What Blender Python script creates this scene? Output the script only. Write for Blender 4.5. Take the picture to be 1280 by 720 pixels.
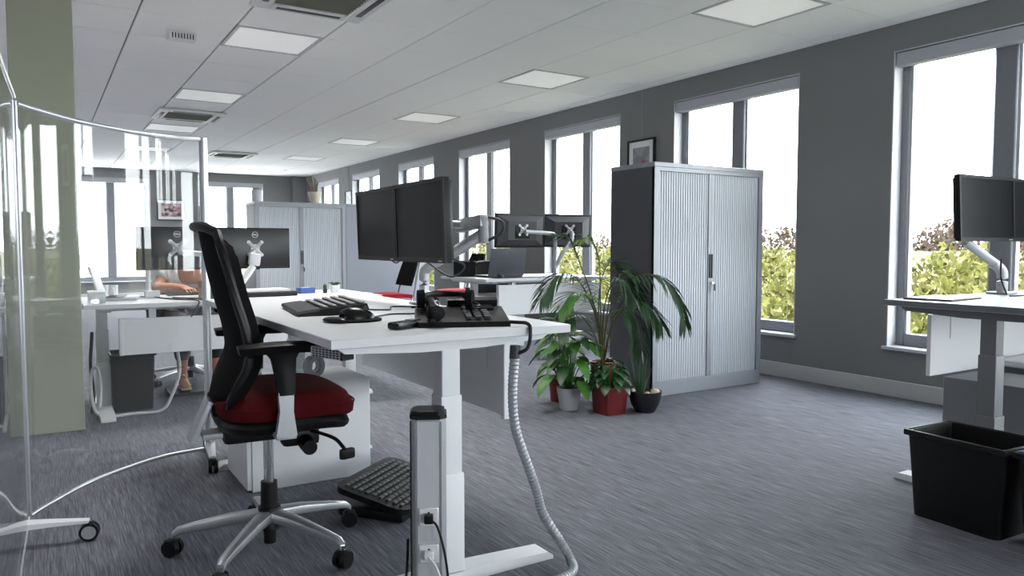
import bpy, bmesh, math, random
from mathutils import Vector, Matrix, Euler, noise as mnoise
for _o in list(bpy.data.objects): bpy.data.objects.remove(_o)
S = bpy.context.scene
C = S.collection
R = math.radians
PI = math.pi
rnd = random.Random(7)

# ------------------------------------------------------------------ camera
CAM_H = 1.03
cd = bpy.data.cameras.new('camera'); cam = bpy.data.objects.new('camera', cd); C.objects.link(cam)
cd.sensor_width = 36; cd.lens = 942 / 1280 * 36; cd.clip_start = .02; cd.clip_end = 600
cam.location = (0, 0, CAM_H); cam.rotation_euler = (R(90 - 3.22), 0, R(-32.02))
S.camera = cam
# ------------------------------------------------------------------ sky, exposure
w = bpy.data.worlds.new('overcast_sky'); S.world = w; w.use_nodes = True
nt = w.node_tree; bg = nt.nodes['Background']
tc = nt.nodes.new('ShaderNodeTexCoord'); sx = nt.nodes.new('ShaderNodeSeparateXYZ'); rp = nt.nodes.new('ShaderNodeValToRGB')
nt.links.new(tc.outputs['Generated'], sx.inputs[0]); nt.links.new(sx.outputs['Z'], rp.inputs[0]); nt.links.new(rp.outputs[0], bg.inputs['Color'])
rp.color_ramp.elements[0].position = 0.0; rp.color_ramp.elements[0].color = (.93, .95, .97, 1)
rp.color_ramp.elements[1].position = 1.0; rp.color_ramp.elements[1].color = (.86, .92, 1.0, 1)
bg.inputs['Strength'].default_value = 9.0
S.view_settings.view_transform = 'Standard'; S.view_settings.look = 'None'
S.view_settings.gamma = 1; S.view_settings.use_curve_mapping = False
S.view_settings.exposure = 1.05

# room measures
WX, BY, RY, LX, CZ = 4.92, 16.4, -5.2, -5.2, 2.512
WINY = [(-4.54, -3.24), (-2.46, -1.16), (-.40, .90), (1.68, 3.01), (3.755, 5.093), (5.84, 7.165), (7.92, 9.247), (10.03, 11.31), (12.11, 13.43), (14.18, 15.47)]
WZ0, WZ1 = .34, 2.335
BWINX = [(.53, 1.83), (2.74, 4.04)]
RWINX = [(.9, 2.5), (3.1, 4.7)]  # unseen rear windows, added for light from behind the camera
def portal(loc, rot, sx_, sy_):       # guides the sky light through a window opening
    l = bpy.data.lights.new('sky_portal', 'AREA'); l.shape = 'RECTANGLE'; l.size = sx_; l.size_y = sy_
    l.cycles.is_portal = True
    o = bpy.data.objects.new('sky_portal', l); C.objects.link(o); o.location = loc; o.rotation_euler = rot
for a, b in WINY: portal((WX + .22, (a + b) / 2, (WZ0 + WZ1) / 2), (0, R(90), 0), WZ1 - WZ0, b - a)
for a, b in BWINX: portal(((a + b) / 2, BY + .22, (WZ0 + WZ1) / 2), (R(-90), 0, 0), b - a, WZ1 - WZ0)
for a, b in RWINX: portal(((a + b) / 2, RY - .22, (WZ0 + WZ1) / 2), (R(90), 0, 0), b - a, WZ1 - WZ0)


# ------------------------------------------------------------------ materials
MT = {}
def mat(name, col, rough=.5, metal=0., var=.06, scale=30., bump=0., emis=None, es=0., stretch=None, trans=0., spec=.5, coat=0.):
    if name in MT: return MT[name]
    m = bpy.data.materials.new(name); m.use_nodes = True; n = m.node_tree.nodes; L = m.node_tree.links
    b = n['Principled BSDF']; t = n.new('ShaderNodeTexCoord'); mp = n.new('ShaderNodeMapping'); nz = n.new('ShaderNodeTexNoise')
    L.new(t.outputs['Object'], mp.inputs[0]); L.new(mp.outputs[0], nz.inputs['Vector'])
    if stretch: mp.inputs['Scale'].default_value = stretch
    nz.inputs['Scale'].default_value = scale; nz.inputs['Detail'].default_value = 4
    mx = n.new('ShaderNodeMix'); mx.data_type = 'RGBA'
    mx.inputs[6].default_value = tuple(c * (1 - var) for c in col) + (1,)
    mx.inputs[7].default_value = tuple(min(1, c * (1 + var)) for c in col) + (1,)
    L.new(nz.outputs['Fac'], mx.inputs[0]); L.new(mx.outputs[2], b.inputs['Base Color'])
    b.inputs['Roughness'].default_value = rough; b.inputs['Metallic'].default_value = metal
    b.inputs['Specular IOR Level'].default_value = spec; b.inputs['Coat Weight'].default_value = coat
    if bump:
        bp = n.new('ShaderNodeBump'); bp.inputs['Strength'].default_value = bump; bp.inputs['Distance'].default_value = .002
        L.new(nz.outputs['Fac'], bp.inputs['Height']); L.new(bp.outputs[0], b.inputs['Normal'])
    if emis: b.inputs['Emission Color'].default_value = (*emis, 1); b.inputs['Emission Strength'].default_value = es
    if trans: b.inputs['Transmission Weight'].default_value = trans
    MT[name] = m; return m
def glassmat(name, tint, refl_ior=1.5, rough=0.0, haze=0.0):
    m = bpy.data.materials.new(name); m.use_nodes = True; n = m.node_tree.nodes; L = m.node_tree.links
    n.remove(n['Principled BSDF']); out = n['Material Output']
    tr = n.new('ShaderNodeBsdfTransparent'); gl = n.new('ShaderNodeBsdfGlossy'); lw = n.new('ShaderNodeLayerWeight'); mx = n.new('ShaderNodeMixShader')
    tr.inputs[0].default_value = (*tint, 1); gl.inputs['Roughness'].default_value = rough; lw.inputs['Blend'].default_value = .5
    pw = n.new('ShaderNodeMath'); pw.operation = 'POWER'; pw.inputs[1].default_value = 5; L.new(lw.outputs['Facing'], pw.inputs[0])   # Schlick reflectance of a thin pane
    f0 = ((refl_ior - 1) / (refl_ior + 1)) ** 2; ma = n.new('ShaderNodeMath'); ma.operation = 'MULTIPLY_ADD'; ma.inputs[1].default_value = 1 - f0; ma.inputs[2].default_value = f0
    L.new(pw.outputs[0], ma.inputs[0]); L.new(ma.outputs[0], mx.inputs[0]); L.new(tr.outputs[0], mx.inputs[1]); L.new(gl.outputs[0], mx.inputs[2])
    last = mx
    if haze:
        df = n.new('ShaderNodeBsdfDiffuse'); nz = n.new('ShaderNodeTexNoise'); nz.inputs['Scale'].default_value = 3
        mr = n.new('ShaderNodeMapRange'); mr.inputs['To Min'].default_value = haze * .5; mr.inputs['To Max'].default_value = haze * 1.5
        L.new(nz.outputs['Fac'], mr.inputs[0]); m2 = n.new('ShaderNodeMixShader')
        df.inputs[0].default_value = (.85, .87, .9, 1)
        L.new(mr.outputs[0], m2.inputs[0]); L.new(mx.outputs[0], m2.inputs[1]); L.new(df.outputs[0], m2.inputs[2]); last = m2
    L.new(last.outputs[0], out.inputs[0]); MT[name] = m; return m

wallM = mat('wall_paint', (.205, .206, .208), .9, var=.03, scale=4, bump=.05)
pillarM = mat('olive_paint', (.36, .375, .29), .85, var=.05, scale=5)
skirtM = mat('skirting_paint', (.47, .47, .47), .6)
frameM = mat('window_frame_grey', (.22, .225, .25), .45, metal=.2)
revealM = mat('white_trim', (.50, .51, .54), .5)
blindM = mat('blind_cassette', (.42, .43, .47), .5)
tileM = mat('ceiling_tile', (.92, .92, .915), .95, var=.03, scale=150, bump=.1)
gridM = mat('ceiling_grid', (.30, .30, .30), .8)
ledM = mat('led_diffuser', (.85, .85, .85), .5, emis=(1, .99, .97), es=.12)
glassM = glassmat('window_glass', (.93, .95, .95), 1.45)
acrylM = glassmat('partition_acrylic', (.97, .978, .98), 1.46, 0.0, .01)
alu = mat('brushed_aluminium', (.62, .63, .66), .32, .9, stretch=(1, 1, .05), scale=60)
chrome = mat('chrome', (.75, .76, .78), .12, 1.)
whiteM = mat('white_laminate', (.70, .71, .725), .38, var=.02)
whiteMet = mat('white_powdercoat', (.70, .71, .73), .42, var=.02)
edgeM = mat('desk_edging', (.62, .63, .65), .45)
silverCab = mat('silver_steel', (.33, .345, .38), .45, .25, var=.03)
greyShadeCab = mat('grey_shaded_steel', (.085, .088, .10), .5, .1, var=.03)  # grey steel; also carries the shade on the tambour cabinet sides
slatM = mat('shutter_slats', (.56, .595, .64), .42, var=.02)
blackP = mat('black_plastic', (.0045, .0045, .005), .42, var=.2, spec=.3)
blackS = mat('black_gloss', (.004, .004, .005), .25, spec=.4)
blackF = mat('black_fabric', (.0045, .0045, .005), .95, var=.4, scale=500, bump=.3, spec=.15)
screenM = mat('screen_matte', (.004, .0045, .0065), .33, var=.05, scale=3, spec=.13)
charc = mat('charcoal_plastic', (.035, .036, .042), .5, var=.1)
redF = mat('red_fabric', (.07, .0015, .003), .95, var=.25, scale=350, bump=.3, spec=.2)
redB = mat('red_seat_fabric', (.50, .012, .03), .8, var=.15, scale=200)
silverP = mat('silver_plastic', (.45, .46, .48), .4, .4)
greyPl = mat('grey_plastic', (.30, .31, .33), .5)
redPot = mat('red_pot', (.14, .006, .008), .45, var=.2, scale=8)
greyPot = mat('grey_pot', (.42, .42, .44), .6, var=.12, scale=12)
blackPot = mat('black_pot', (.010, .011, .013), .35)
soilM = mat('soil', (.04, .028, .02), 1, var=.5, scale=80, bump=1)
stoneM = mat('pebble', (.5, .42, .33), .8, var=.35, scale=25)
leafD = mat('dark_leaf', (.018, .062, .020), .42, var=.5, scale=14)
leafM = mat('mid_leaf', (.055, .17, .028), .42, var=.45, scale=12)
leafL = mat('light_leaf', (.19, .30, .06), .5, var=.3, scale=10)
stemM = mat('stem', (.10, .10, .035), .6, var=.3)
skinM = mat('skin', (.50, .25, .17), .55, var=.08, scale=25)
hairM = mat('hair', (.018, .012, .010), .5, var=.4, scale=120, stretch=(1, 1, .1))
laceM = mat('white_lace_cloth', (.62, .62, .63), .9, var=.25, scale=90)
trouserM = mat('dark_cloth', (.03, .03, .036), .9, var=.3, scale=100)
goldM = mat('gold_leather', (.48, .38, .22), .35, .6)
blueM = mat('blue_card', (.05, .10, .34), .6)
paperM = mat('paper', (.82, .82, .82), .8)
woodM = mat('brown_card', (.20, .11, .05), .7, var=.2)
creamM = mat('cream_ceramic', (.68, .62, .5), .5)
picM = None

# ------------------------------------------------------------------ mesh helpers
def M4(c=(0, 0, 0), rot=None):
    m = Matrix.Translation(Vector(c))
    if rot is not None:
        m = m @ (rot.to_4x4() if isinstance(rot, Matrix) else Euler(rot).to_matrix().to_4x4() if hasattr(rot, '__len__') else Matrix.Rotation(rot, 4, 'Z'))
    return m
def box(bm, c, s, rot=None, bev=0., seg=2):
    g = bmesh.ops.create_cube(bm, size=1, matrix=M4(c, rot) @ Matrix.Diagonal((*s, 1)))
    if bev:
        es = {e for v in g['verts'] for e in v.link_edges}
        bmesh.ops.bevel(bm, geom=list(es), offset=bev, segments=seg, affect='EDGES', profile=.6)
def bx(bm, x0, x1, y0, y1, z0, z1, bev=0., seg=2):
    box(bm, ((x0 + x1) / 2, (y0 + y1) / 2, (z0 + z1) / 2), (abs(x1 - x0), abs(y1 - y0), abs(z1 - z0)), None, bev, seg)
def cyl(bm, p0, p1, r0, r1=None, n=16):
    p0, p1 = Vector(p0), Vector(p1); d = p1 - p0
    m = Matrix.Translation((p0 + p1) / 2) @ d.to_track_quat('Z', 'Y').to_matrix().to_4x4()
    bmesh.ops.create_cone(bm, cap_ends=True, segments=n, radius1=r0, radius2=r0 if r1 is None else r1, depth=d.length, matrix=m)
def sph(bm, c, r, sc=(1, 1, 1), u=14, v=10, rot=None):
    bmesh.ops.create_uvsphere(bm, u_segments=u, v_segments=v, radius=r, matrix=M4(c, rot) @ Matrix.Diagonal((*sc, 1)))
def smooth(pts, k=6):
    pts = [Vector(p) for p in pts]
    if len(pts) < 3: return pts
    q = [pts[0] * 2 - pts[1]] + pts + [pts[-1] * 2 - pts[-2]]; out = []
    for i in range(1, len(q) - 2):
        a, b, c, d = q[i - 1:i + 3]
        for j in range(k):
            t = j / k
            out.append(.5 * ((2 * b) + (c - a) * t + (2 * a - 5 * b + 4 * c - d) * t * t + (3 * b - a - 3 * c + d) * t ** 3))
    return out + [pts[-1]]
def tube(bm, pts, r, n=8, k=6, flat=None, sm=True):
    P = smooth(pts, k) if sm else [Vector(p) for p in pts]
    rings = []; up = Vector((0, 0, 1))
    for i, p in enumerate(P):
        d = (P[min(i + 1, len(P) - 1)] - P[max(i - 1, 0)]).normalized()
        a = d.cross(up)
        if a.length < 1e-3: a = d.cross(Vector((0, 1, 0)))
        a.normalize(); b = a.cross(d).normalized()
        rr = r(i / (len(P) - 1)) if callable(r) else r
        ry = rr if flat is None else rr * flat
        rings.append([bm.verts.new(p + a * rr * math.cos(2 * PI * j / n) + b * ry * math.sin(2 * PI * j / n)) for j in range(n)])
    for A, B in zip(rings, rings[1:]):
        for j in range(n): bm.faces.new((A[j], A[(j + 1) % n], B[(j + 1) % n], B[j]))
    bm.faces.new(rings[0][::-1]); bm.faces.new(rings[-1])
def lathe(bm, prof, n=24, c=(0, 0, 0), sq=None):
    rings = []
    for r, z in prof:
        ring = []
        for j in range(n):
            a = 2 * PI * j / n; x, y = math.cos(a), math.sin(a)
            if sq: k = (abs(x) ** sq + abs(y) ** sq) ** (-1 / sq); x *= k; y *= k
            ring.append(bm.verts.new((c[0] + r * x, c[1] + r * y, c[2] + z)))
        rings.append(ring)
    for A, B in zip(rings, rings[1:]):
        for j in range(n): bm.faces.new((A[j], A[(j + 1) % n], B[(j + 1) % n], B[j]))
    bm.faces.new(rings[0][::-1]); bm.faces.new(rings[-1])
def prism(bm, pts, ax, a0, a1):       # pts 2d, extruded along axis ax (0,1,2)
    def mk(p, a):
        return {0: (a, p[0], p[1]), 1: (p[0], a, p[1]), 2: (p[0], p[1], a)}[ax]
    A = [bm.verts.new(mk(p, a0)) for p in pts]; B = [bm.verts.new(mk(p, a1)) for p in pts]; n = len(pts)
    bm.faces.new(A[::-1]); bm.faces.new(B)
    for i in range(n): bm.faces.new((A[i], A[(i + 1) % n], B[(i + 1) % n], B[i]))
def sheet(bm, G, th=None, nrm=None):   # G: grid of points [i][j]; th thickness along -nrm
    ni, nj = len(G), len(G[0]); F = [[bm.verts.new(p) for p in row] for row in G]
    if th is None:
        for i in range(ni - 1):
            for j in range(nj - 1): bm.faces.new((F[i][j], F[i + 1][j], F[i + 1][j + 1], F[i][j + 1]))
        return
    def N(i, j):
        a = Vector(G[min(i + 1, ni - 1)][j]) - Vector(G[max(i - 1, 0)][j]); b = Vector(G[i][min(j + 1, nj - 1)]) - Vector(G[i][max(j - 1, 0)])
        return a.cross(b).normalized()
    K = [[bm.verts.new(Vector(G[i][j]) - N(i, j) * th) for j in range(nj)] for i in range(ni)]
    for i in range(ni - 1):
        for j in range(nj - 1):
            bm.faces.new((F[i][j], F[i + 1][j], F[i + 1][j + 1], F[i][j + 1])); bm.faces.new((K[i][j], K[i][j + 1], K[i + 1][j + 1], K[i + 1][j]))
    ed = [(i, 0) for i in range(ni)] + [(ni - 1, j) for j in range(1, nj)] + [(i, nj - 1) for i in range(ni - 2, -1, -1)] + [(0, j) for j in range(nj - 2, 0, -1)]
    for k in range(len(ed)):
        a, b = ed[k], ed[(k + 1) % len(ed)]
        bm.faces.new((F[a[0]][a[1]], K[a[0]][a[1]], K[b[0]][b[1]], F[b[0]][b[1]]))
def NB(): return bmesh.new()
def obj(name, bm, m, parent=None, loc=None, rot=None, flat=False, norm=True):
    me = bpy.data.meshes.new(name)
    if norm: bmesh.ops.recalc_face_normals(bm, faces=bm.faces)
    bm.to_mesh(me); bm.free()
    if not flat:
        me.shade_smooth(); me.set_sharp_from_angle(angle=R(38))
    me.materials.append(m)
    o = bpy.data.objects.new(name, me); C.objects.link(o)
    if parent is not None: o.parent = parent
    if loc is not None: o.location = loc
    if rot is not None: o.rotation_euler = rot
    return o
def inst(name, me, parent, loc, rot=None):
    o = bpy.data.objects.new(name, me); C.objects.link(o); o.parent = parent; o.location = loc
    if rot is not None: o.rotation_euler = rot
    return o
def tag(o, label, cat, group=None, kind=None):
    o['label'] = label; o['category'] = cat
    if group: o['group'] = group
    if kind: o['kind'] = kind
    return o
def thing(name, label, cat, loc=(0, 0, 0), rz=0, group=None):
    o = bpy.data.objects.new(name, None); C.objects.link(o); o.empty_display_size = .1
    o.location = loc; o.rotation_euler = (0, 0, rz); return tag(o, label, cat, group)
def struct(name, bm=None, m=None, parent=None):
    if bm is None: o = bpy.data.objects.new(name, None); C.objects.link(o)
    else: o = obj(name, bm, m, parent)
    if parent is None: o['kind'] = 'structure'
    return o
def copy_tree(o, parent=None):
    c = o.copy(); C.objects.link(c); c.parent = parent
    for ch in list(o.children): copy_tree(ch, c)
    return c
def P_(name, parent, m, fn, *a, **k):   # one part from one shape call
    b = NB(); fn(b, *a, **k); return obj(name, b, m, parent)

# ================================================================== SETTING
def carpet():
    m = bpy.data.materials.new('striped_carpet'); m.use_nodes = True; n = m.node_tree.nodes; L = m.node_tree.links; b = n['Principled BSDF']
    t = n.new('ShaderNodeTexCoord')
    def nz(sc, scale, det=3):
        mp = n.new('ShaderNodeMapping'); mp.inputs['Scale'].default_value = sc; q = n.new('ShaderNodeTexNoise'); q.inputs['Scale'].default_value = scale
        q.inputs['Detail'].default_value = det; L.new(t.outputs['Object'], mp.inputs[0]); L.new(mp.outputs[0], q.inputs['Vector']); q.inputs['Roughness'].default_value = .6; return q
    a = nz((230, 7, 1), 1., 4); c = nz((70, 2.6, 1), 1., 2); d = nz((300, 300, 1), 1., 1); e = nz((.8, .5, 1), 1., 2)
    def math_(op, x, y):
        q = n.new('ShaderNodeMath'); q.operation = op
        for i, v in enumerate((x, y)):
            if isinstance(v, (int, float)): q.inputs[i].default_value = v
            else: L.new(v, q.inputs[i])
        return q.outputs[0]
    s = math_('ADD', math_('MULTIPLY', a.outputs['Fac'], .58), math_('MULTIPLY', c.outputs['Fac'], .18))
    s = math_('ADD', s, math_('MULTIPLY', d.outputs['Fac'], .28)); s = math_('ADD', s, math_('MULTIPLY', e.outputs['Fac'], .08))
    r = n.new('ShaderNodeValToRGB'); L.new(s, r.inputs[0]); E = r.color_ramp.elements
    E[0].position = .40; E[0].color = (.036, .037, .045, 1); E[1].position = .76; E[1].color = (.28, .29, .33, 1)
    q = E.new(.56); q.color = (.116, .119, .140, 1)
    L.new(r.outputs[0], b.inputs['Base Color']); b.inputs['Roughness'].default_value = .85; b.inputs['Specular IOR Level'].default_value = .35
    bp = n.new('ShaderNodeBump'); bp.inputs['Strength'].default_value = .35; bp.inputs['Distance'].default_value = .004
    L.new(s, bp.inputs['Height']); L.new(bp.outputs[0], b.inputs['Normal']); return m
b = NB(); bx(b, LX - .25, WX + .25, RY - .25, BY + .25, -.12, 0); struct('floor', b, carpet())

# ceiling: grid slab, tiles, luminaires
b = NB(); bx(b, LX - .2, WX + .25, RY - .25, BY + .25, CZ + .018, CZ + .14); ceil = struct('ceiling', b, gridM)
GX = [.57 + .6 * k for k in range(-2, 8)]; GY = [4.16 + .6 * k for k in range(-5, 21)]
def tilemesh(wx, wy, m, nm):
    bb = NB(); bx(bb, -wx / 2, wx / 2, -wy / 2, wy / 2, 0, .017, .003, 1); me = bpy.data.meshes.new(nm); bmesh.ops.recalc_face_normals(bb, faces=bb.faces)
    bb.to_mesh(me); bb.free(); me.materials.append(m); return me
tileme = tilemesh(.589, .5965, tileM, 'ceiling_tile')
LEDW = 13      # watts of each LED panel
LEDS = [(3.57, y) for y in (2.96, 5.36, 7.76, 10.16, 12.56, 14.96)] + [(1.17, y) for y in (2.96, 5.36, 7.76, 10.16, 12.56, 14.96)]
LEDS += [(x, y) for x in (-1.23, -3.63) for y in (-1.84, .56, 2.96, 5.36, 7.76, 10.16, 12.56, 14.96)]      # assumed unseen rows, added to brighten the ceiling by floor bounce
ACS = [(1.17, 4.16), (1.17, 8.96), (2.37, 12.56)]
near = lambda p, L_: any(abs(p[0] - q[0]) < .05 and abs(p[1] - q[1]) < .05 for q in L_)
rem = NB()
for gx in GX:
    for gy in GY:
        if near((gx, gy), LEDS) or near((gx, gy), ACS): continue
        wx = min(gx + .6, WX) - gx; wy = min(gy + .6, BY) - gy
        if wx < .1 or wy < .1: continue
        cx, cy = gx + wx / 2, gy + wy / 2
        if wx > .59 and wy > .59: inst('ceiling_panel', tileme, ceil, (cx, cy, CZ + (.001 if (round(cx * 7) + round(cy * 5)) % 3 else -.001)))
        else: inst('ceiling_panel', tilemesh(wx - .011, wy - .0035, tileM, 'ceiling_tile_cut'), ceil, (cx, cy, CZ))
x0, y0 = GX[0], GY[0]
yy = sorted(set(round(q[1], 2) for q in LEDS if q[0] < 0)); xs_ = [LX, -3.63, -3.03, -1.23, x0 - .005]
for i_ in range(0, 4, 1):
    if i_ % 2 == 0: bx(rem, xs_[i_], xs_[i_ + 1], RY, BY, CZ, CZ + .017)
    else:
        ya = RY
        for q_ in yy: bx(rem, xs_[i_], xs_[i_ + 1] if i_ == 1 else -.64, ya, q_, CZ, CZ + .017); ya = q_ + .6
        bx(rem, xs_[i_], xs_[i_ + 1] if i_ == 1 else -.64, ya, BY, CZ, CZ + .017)
bx(rem, x0 - .005, WX, RY, y0 - .005, CZ, CZ + .017)
ro = obj('ceiling_panel_field', rem, tileM, ceil); ro['kind'] = 'stuff'
for i, (gx, gy) in enumerate(LEDS):
    col = 'window-side' if gx > 2 else 'inner' if gx > 0 else 'middle' if gx > -2 else 'added left wall'
    nth = ['closest to', 'second from', 'third from', 'fourth from', 'fifth from', 'sixth from', 'seventh from', 'eighth from'][round((14.96 - gy) / 2.4)]
    t = thing('ceiling_light', 'square flush LED ceiling panel in the %s row, %s the back wall' % (col, nth), 'ceiling light', (gx + .3, gy + .3, CZ), 0, '%s row of ceiling lights' % col)
    f = NB()
    for s in (-1, 1): bx(f, s * .297, s * .275, -.297, .297, -.002, .016); bx(f, -.275, .275, s * .297, s * .275, -.002, .016)
    obj('light_frame', f, revealM, t); P_('diffuser', t, ledM, bx, -.274, .274, -.274, .274, .003, .014)
    ld = bpy.data.lights.new('led_light', 'AREA'); ld.shape = 'SQUARE'; ld.size = .53; ld.energy = LEDW * {'window-side': .1, 'inner': 1.15 if gy > 4 else .75, 'middle': .15, 'added left wall': 4.2}[col]; ld.spread = R(110); ld.color = (1, .98, .95)  # the added left row is boosted to lift the ceiling
    lo = bpy.data.objects.new('led_light', ld); C.objects.link(lo); lo.parent = t; lo.location = (0, 0, .0015)
acM = mat('ac_white', (.70, .70, .70), .5); acD = mat('ac_grille', (.20, .20, .17), .6)
ACL = ['large white ceiling air conditioner with olive grille, beside small square ceiling vent', 'white ceiling air conditioner cassette with one lit panel on either side of it', 'small distant ceiling air conditioner cassette close to the back wall']
for (gx, gy), lab in zip(ACS, ACL):
    t = thing('air_conditioner', lab, 'air conditioner', (gx + .3, gy + .3, CZ), 0, None)
    f = NB()
    for s in (-1, 1): bx(f, s * .35, s * .235, -.35, .35, -.028, -.003, .006, 1); bx(f, -.235, .235, s * .35, s * .235, -.028, -.003, .006, 1)
    obj('fascia', f, acM, t)
    P_('grille_backing', t, acD, bx, -.235, .235, -.235, .235, -.012, -.006)
    for k in range(11): P_('grille_slat', t, acD, box, (0, -.21 + k * .042, -.018), (.46, .008, .014), (R(25), 0, 0))
    for k in range(4):
        v = P_('louvre', t, charc, box, (0, -.29, -.0295), (.40, .035, .004), None, .001); v.rotation_euler = (0, 0, k * PI / 2)
t = thing('ceiling_vent', 'small boxy white slotted vent fixed under ceiling tile', 'vent', (.885, 5.78, CZ), 0)
P_('housing', t, acM, bx, -.09, .09, -.055, .055, -.05, 0, .006)
for k in range(8): P_('slot', t, charc, box, (-.066 + k * .019, -.056, -.028), (.008, .004, .034))

# walls
def wall_y(name, X0, X1, ys, ye, opens):
    b = NB(); y = ys
    for a, c in opens: bx(b, X0, X1, y, a, 0, CZ + .1); bx(b, X0, X1, a, c, 0, WZ0); bx(b, X0, X1, a, c, WZ1, CZ + .1); y = c
    bx(b, X0, X1, y, ye, 0, CZ + .1); return struct(name, b, wallM)
def wall_x(name, Y0, Y1, xs, xe, opens):
    b = NB(); x = xs
    for a, c in opens: bx(b, x, a, Y0, Y1, 0, CZ + .1); bx(b, a, c, Y0, Y1, 0, WZ0); bx(b, a, c, Y0, Y1, WZ1, CZ + .1); x = c
    bx(b, x, xe, Y0, Y1, 0, CZ + .1); return struct(name, b, wallM)
wall_y('wall_right', WX, WX + .2, RY - .2, BY + .2, WINY)
wall_x('wall_back', BY, BY + .2, LX, WX, BWINX)
wall_x('wall_rear', RY - .2, RY, LX, WX, RWINX)
b = NB(); bx(b, LX - .2, LX, RY - .2, BY + .2, 0, CZ + .1); struct('wall_left', b, wallM)
b = NB(); bx(b, WX - .016, WX, RY, BY, 0, .112, .004, 1); struct('baseboard_right', b, skirtM)
b = NB(); bx(b, LX, WX, BY - .016, BY, 0, .112, .004, 1); struct('baseboard_back', b, skirtM)
b = NB(); bx(b, 4.62, WX - .002, BY - .16, BY - .002, 0, CZ); struct('column_corner', b, wallM)
b = NB(); bx(b, -.115, .185, 4.8, 5.1, 0, CZ, .004, 1); struct('pillar', b, pillarM)

# windows. local frame: x along the wall, y outward, z up
winn = [0]
def window(a, c, place, cassette=True):   # a thin pane in each half
    winn[0] += 1; r = struct('window_%d' % winn[0]); wd = c - a; hz = WZ1 - WZ0
    r.location, r.rotation_euler = place
    rv = NB(); t_ = .008
    bx(rv, 0, t_, 0, .1, 0, hz); bx(rv, wd - t_, wd, 0, .1, 0, hz); bx(rv, t_, wd - t_, 0, .1, hz - t_, hz); obj('reveal', rv, revealM, r)
    fb = NB(); F0, F1 = .1, .165; fw = .062
    bx(fb, 0, fw, F0, F1, 0, hz, .006, 1); bx(fb, wd - fw, wd, F0, F1, 0, hz, .006, 1)
    bx(fb, fw, wd - fw, F0, F1, 0, .085, .006, 1); bx(fb, fw, wd - fw, F0, F1, hz - .075, hz, .006, 1); obj('window_frame', fb, frameM, r)
    mid = wd / 2; P_('mullion', r, frameM, bx, mid - .065, mid + .065, F0 - .015, F1, .085, hz - .075, .008, 1)
    for x0_, x1_ in ((fw, mid - .065), (mid + .065, wd - fw)):
        g = NB()
        for q in (x0_, x1_ - .014): bx(g, q, q + .014, F0 + .012, F1 - .01, .085, hz - .075)
        s_ = obj('pane_bead', g, revealM, r)
        P_('pane', s_, glassM, bx, x0_ + .014, x1_ - .014, F0 + .03, F0 + .036, .085, hz - .075)
    P_('window_sill', r, revealM, bx, -.02, wd + .02, -.028, .1, -.022, .002, .004, 1)
    if cassette: P_('blind_cassette', r, blindM, bx, .012, wd - .012, .005, .085, hz - .10, hz - .012, .006, 1)
    return r
for a, c in WINY: window(a, c, ((WX, a, WZ0), (0, 0, R(90)))).scale = (1, -1, 1)
for a, c in BWINX: window(a, c, ((a, BY, WZ0), (0, 0, 0)))
for a, c in RWINX: window(a, c, ((a, RY, WZ0), (0, 0, 0))).scale = (1, -1, 1)

# ================================================================== OUTSIDE
def tz(x): return -3.0 + .046 * max(0, x - 5)
def outdoor(name, c1, c2, c3, sc):
    m = bpy.data.materials.new(name); m.use_nodes = True; n = m.node_tree.nodes; L = m.node_tree.links; b = n['Principled BSDF']
    g = n.new('ShaderNodeNewGeometry'); q = n.new('ShaderNodeTexNoise'); q.inputs['Scale'].default_value = sc; q.inputs['Detail'].default_value = 5
    L.new(g.outputs['Position'], q.inputs['Vector']); r = n.new('ShaderNodeValToRGB'); E = r.color_ramp.elements
    E[0].position = .33; E[0].color = (*c1, 1); E[1].position = .66; E[1].color = (*c3, 1); e = E.new(.5); e.color = (*c2, 1)
    L.new(q.outputs['Fac'], r.inputs[0]); L.new(r.outputs[0], b.inputs['Base Color']); b.inputs['Roughness'].default_value = .9
    b.inputs['Specular IOR Level'].default_value = .1; return m
scrubM = outdoor('scrub_foliage', (.046, .052, .010), (.080, .078, .019), (.108, .10, .04), .9)
brownM = outdoor('autumn_foliage', (.035, .027, .022), (.06, .042, .032), (.085, .065, .05), .5)
grassM = outdoor('rough_grass', (.05, .05, .022), (.085, .08, .036), (.105, .095, .055), .4)
b = NB(); G = []
for i in range(24):
    x = 5.6 + (i / 23) ** 1.6 * 260
    G.append([(x, y, tz(min(x, 88)) - (.0 if x < 88 else .02 * (x - 88))) for y in range(-60, 361, 30)])
sheet(b, G); g_ = obj('ground_outside', b, grassM); g_['kind'] = 'structure'
def leafcards(bm, c, rx, rz, n, s):
    for _ in range(n):
        a = rnd.uniform(0, 2 * PI); u = rnd.random() ** .4; ph = rnd.uniform(-.3, 1.45)
        p = Vector((c[0] + rx * u * math.cos(a) * math.cos(ph), c[1] + rx * u * math.sin(a) * math.cos(ph), c[2] + rz * u * math.sin(ph)))
        q = Euler((rnd.uniform(0, 6), rnd.uniform(0, 6), rnd.uniform(0, 6))).to_matrix(); k = s * rnd.uniform(.5, 1.2)
        v = [bm.verts.new(p + q @ Vector(d) * k) for d in ((-.5, 0, 0), (0, -.33, .08), (.5, 0, 0), (0, .33, .08))]
        bm.faces.new(v)
b = NB()
for i in range(760):
    x = 13 + 44 * rnd.random() ** 1.25; th = rnd.uniform(.22, 2.6); y = x * th + rnd.uniform(-3, 3)
    if y > 110: continue
    rr = rnd.uniform(.8, 1.5) * (1 + x / 80); hh = rnd.uniform(.7, 1.35) * (1 + x / 90)
    leafcards(b, (x, y, tz(x)), rr, hh, 66 if x < 45 else 46, .24 + .006 * x)
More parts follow.
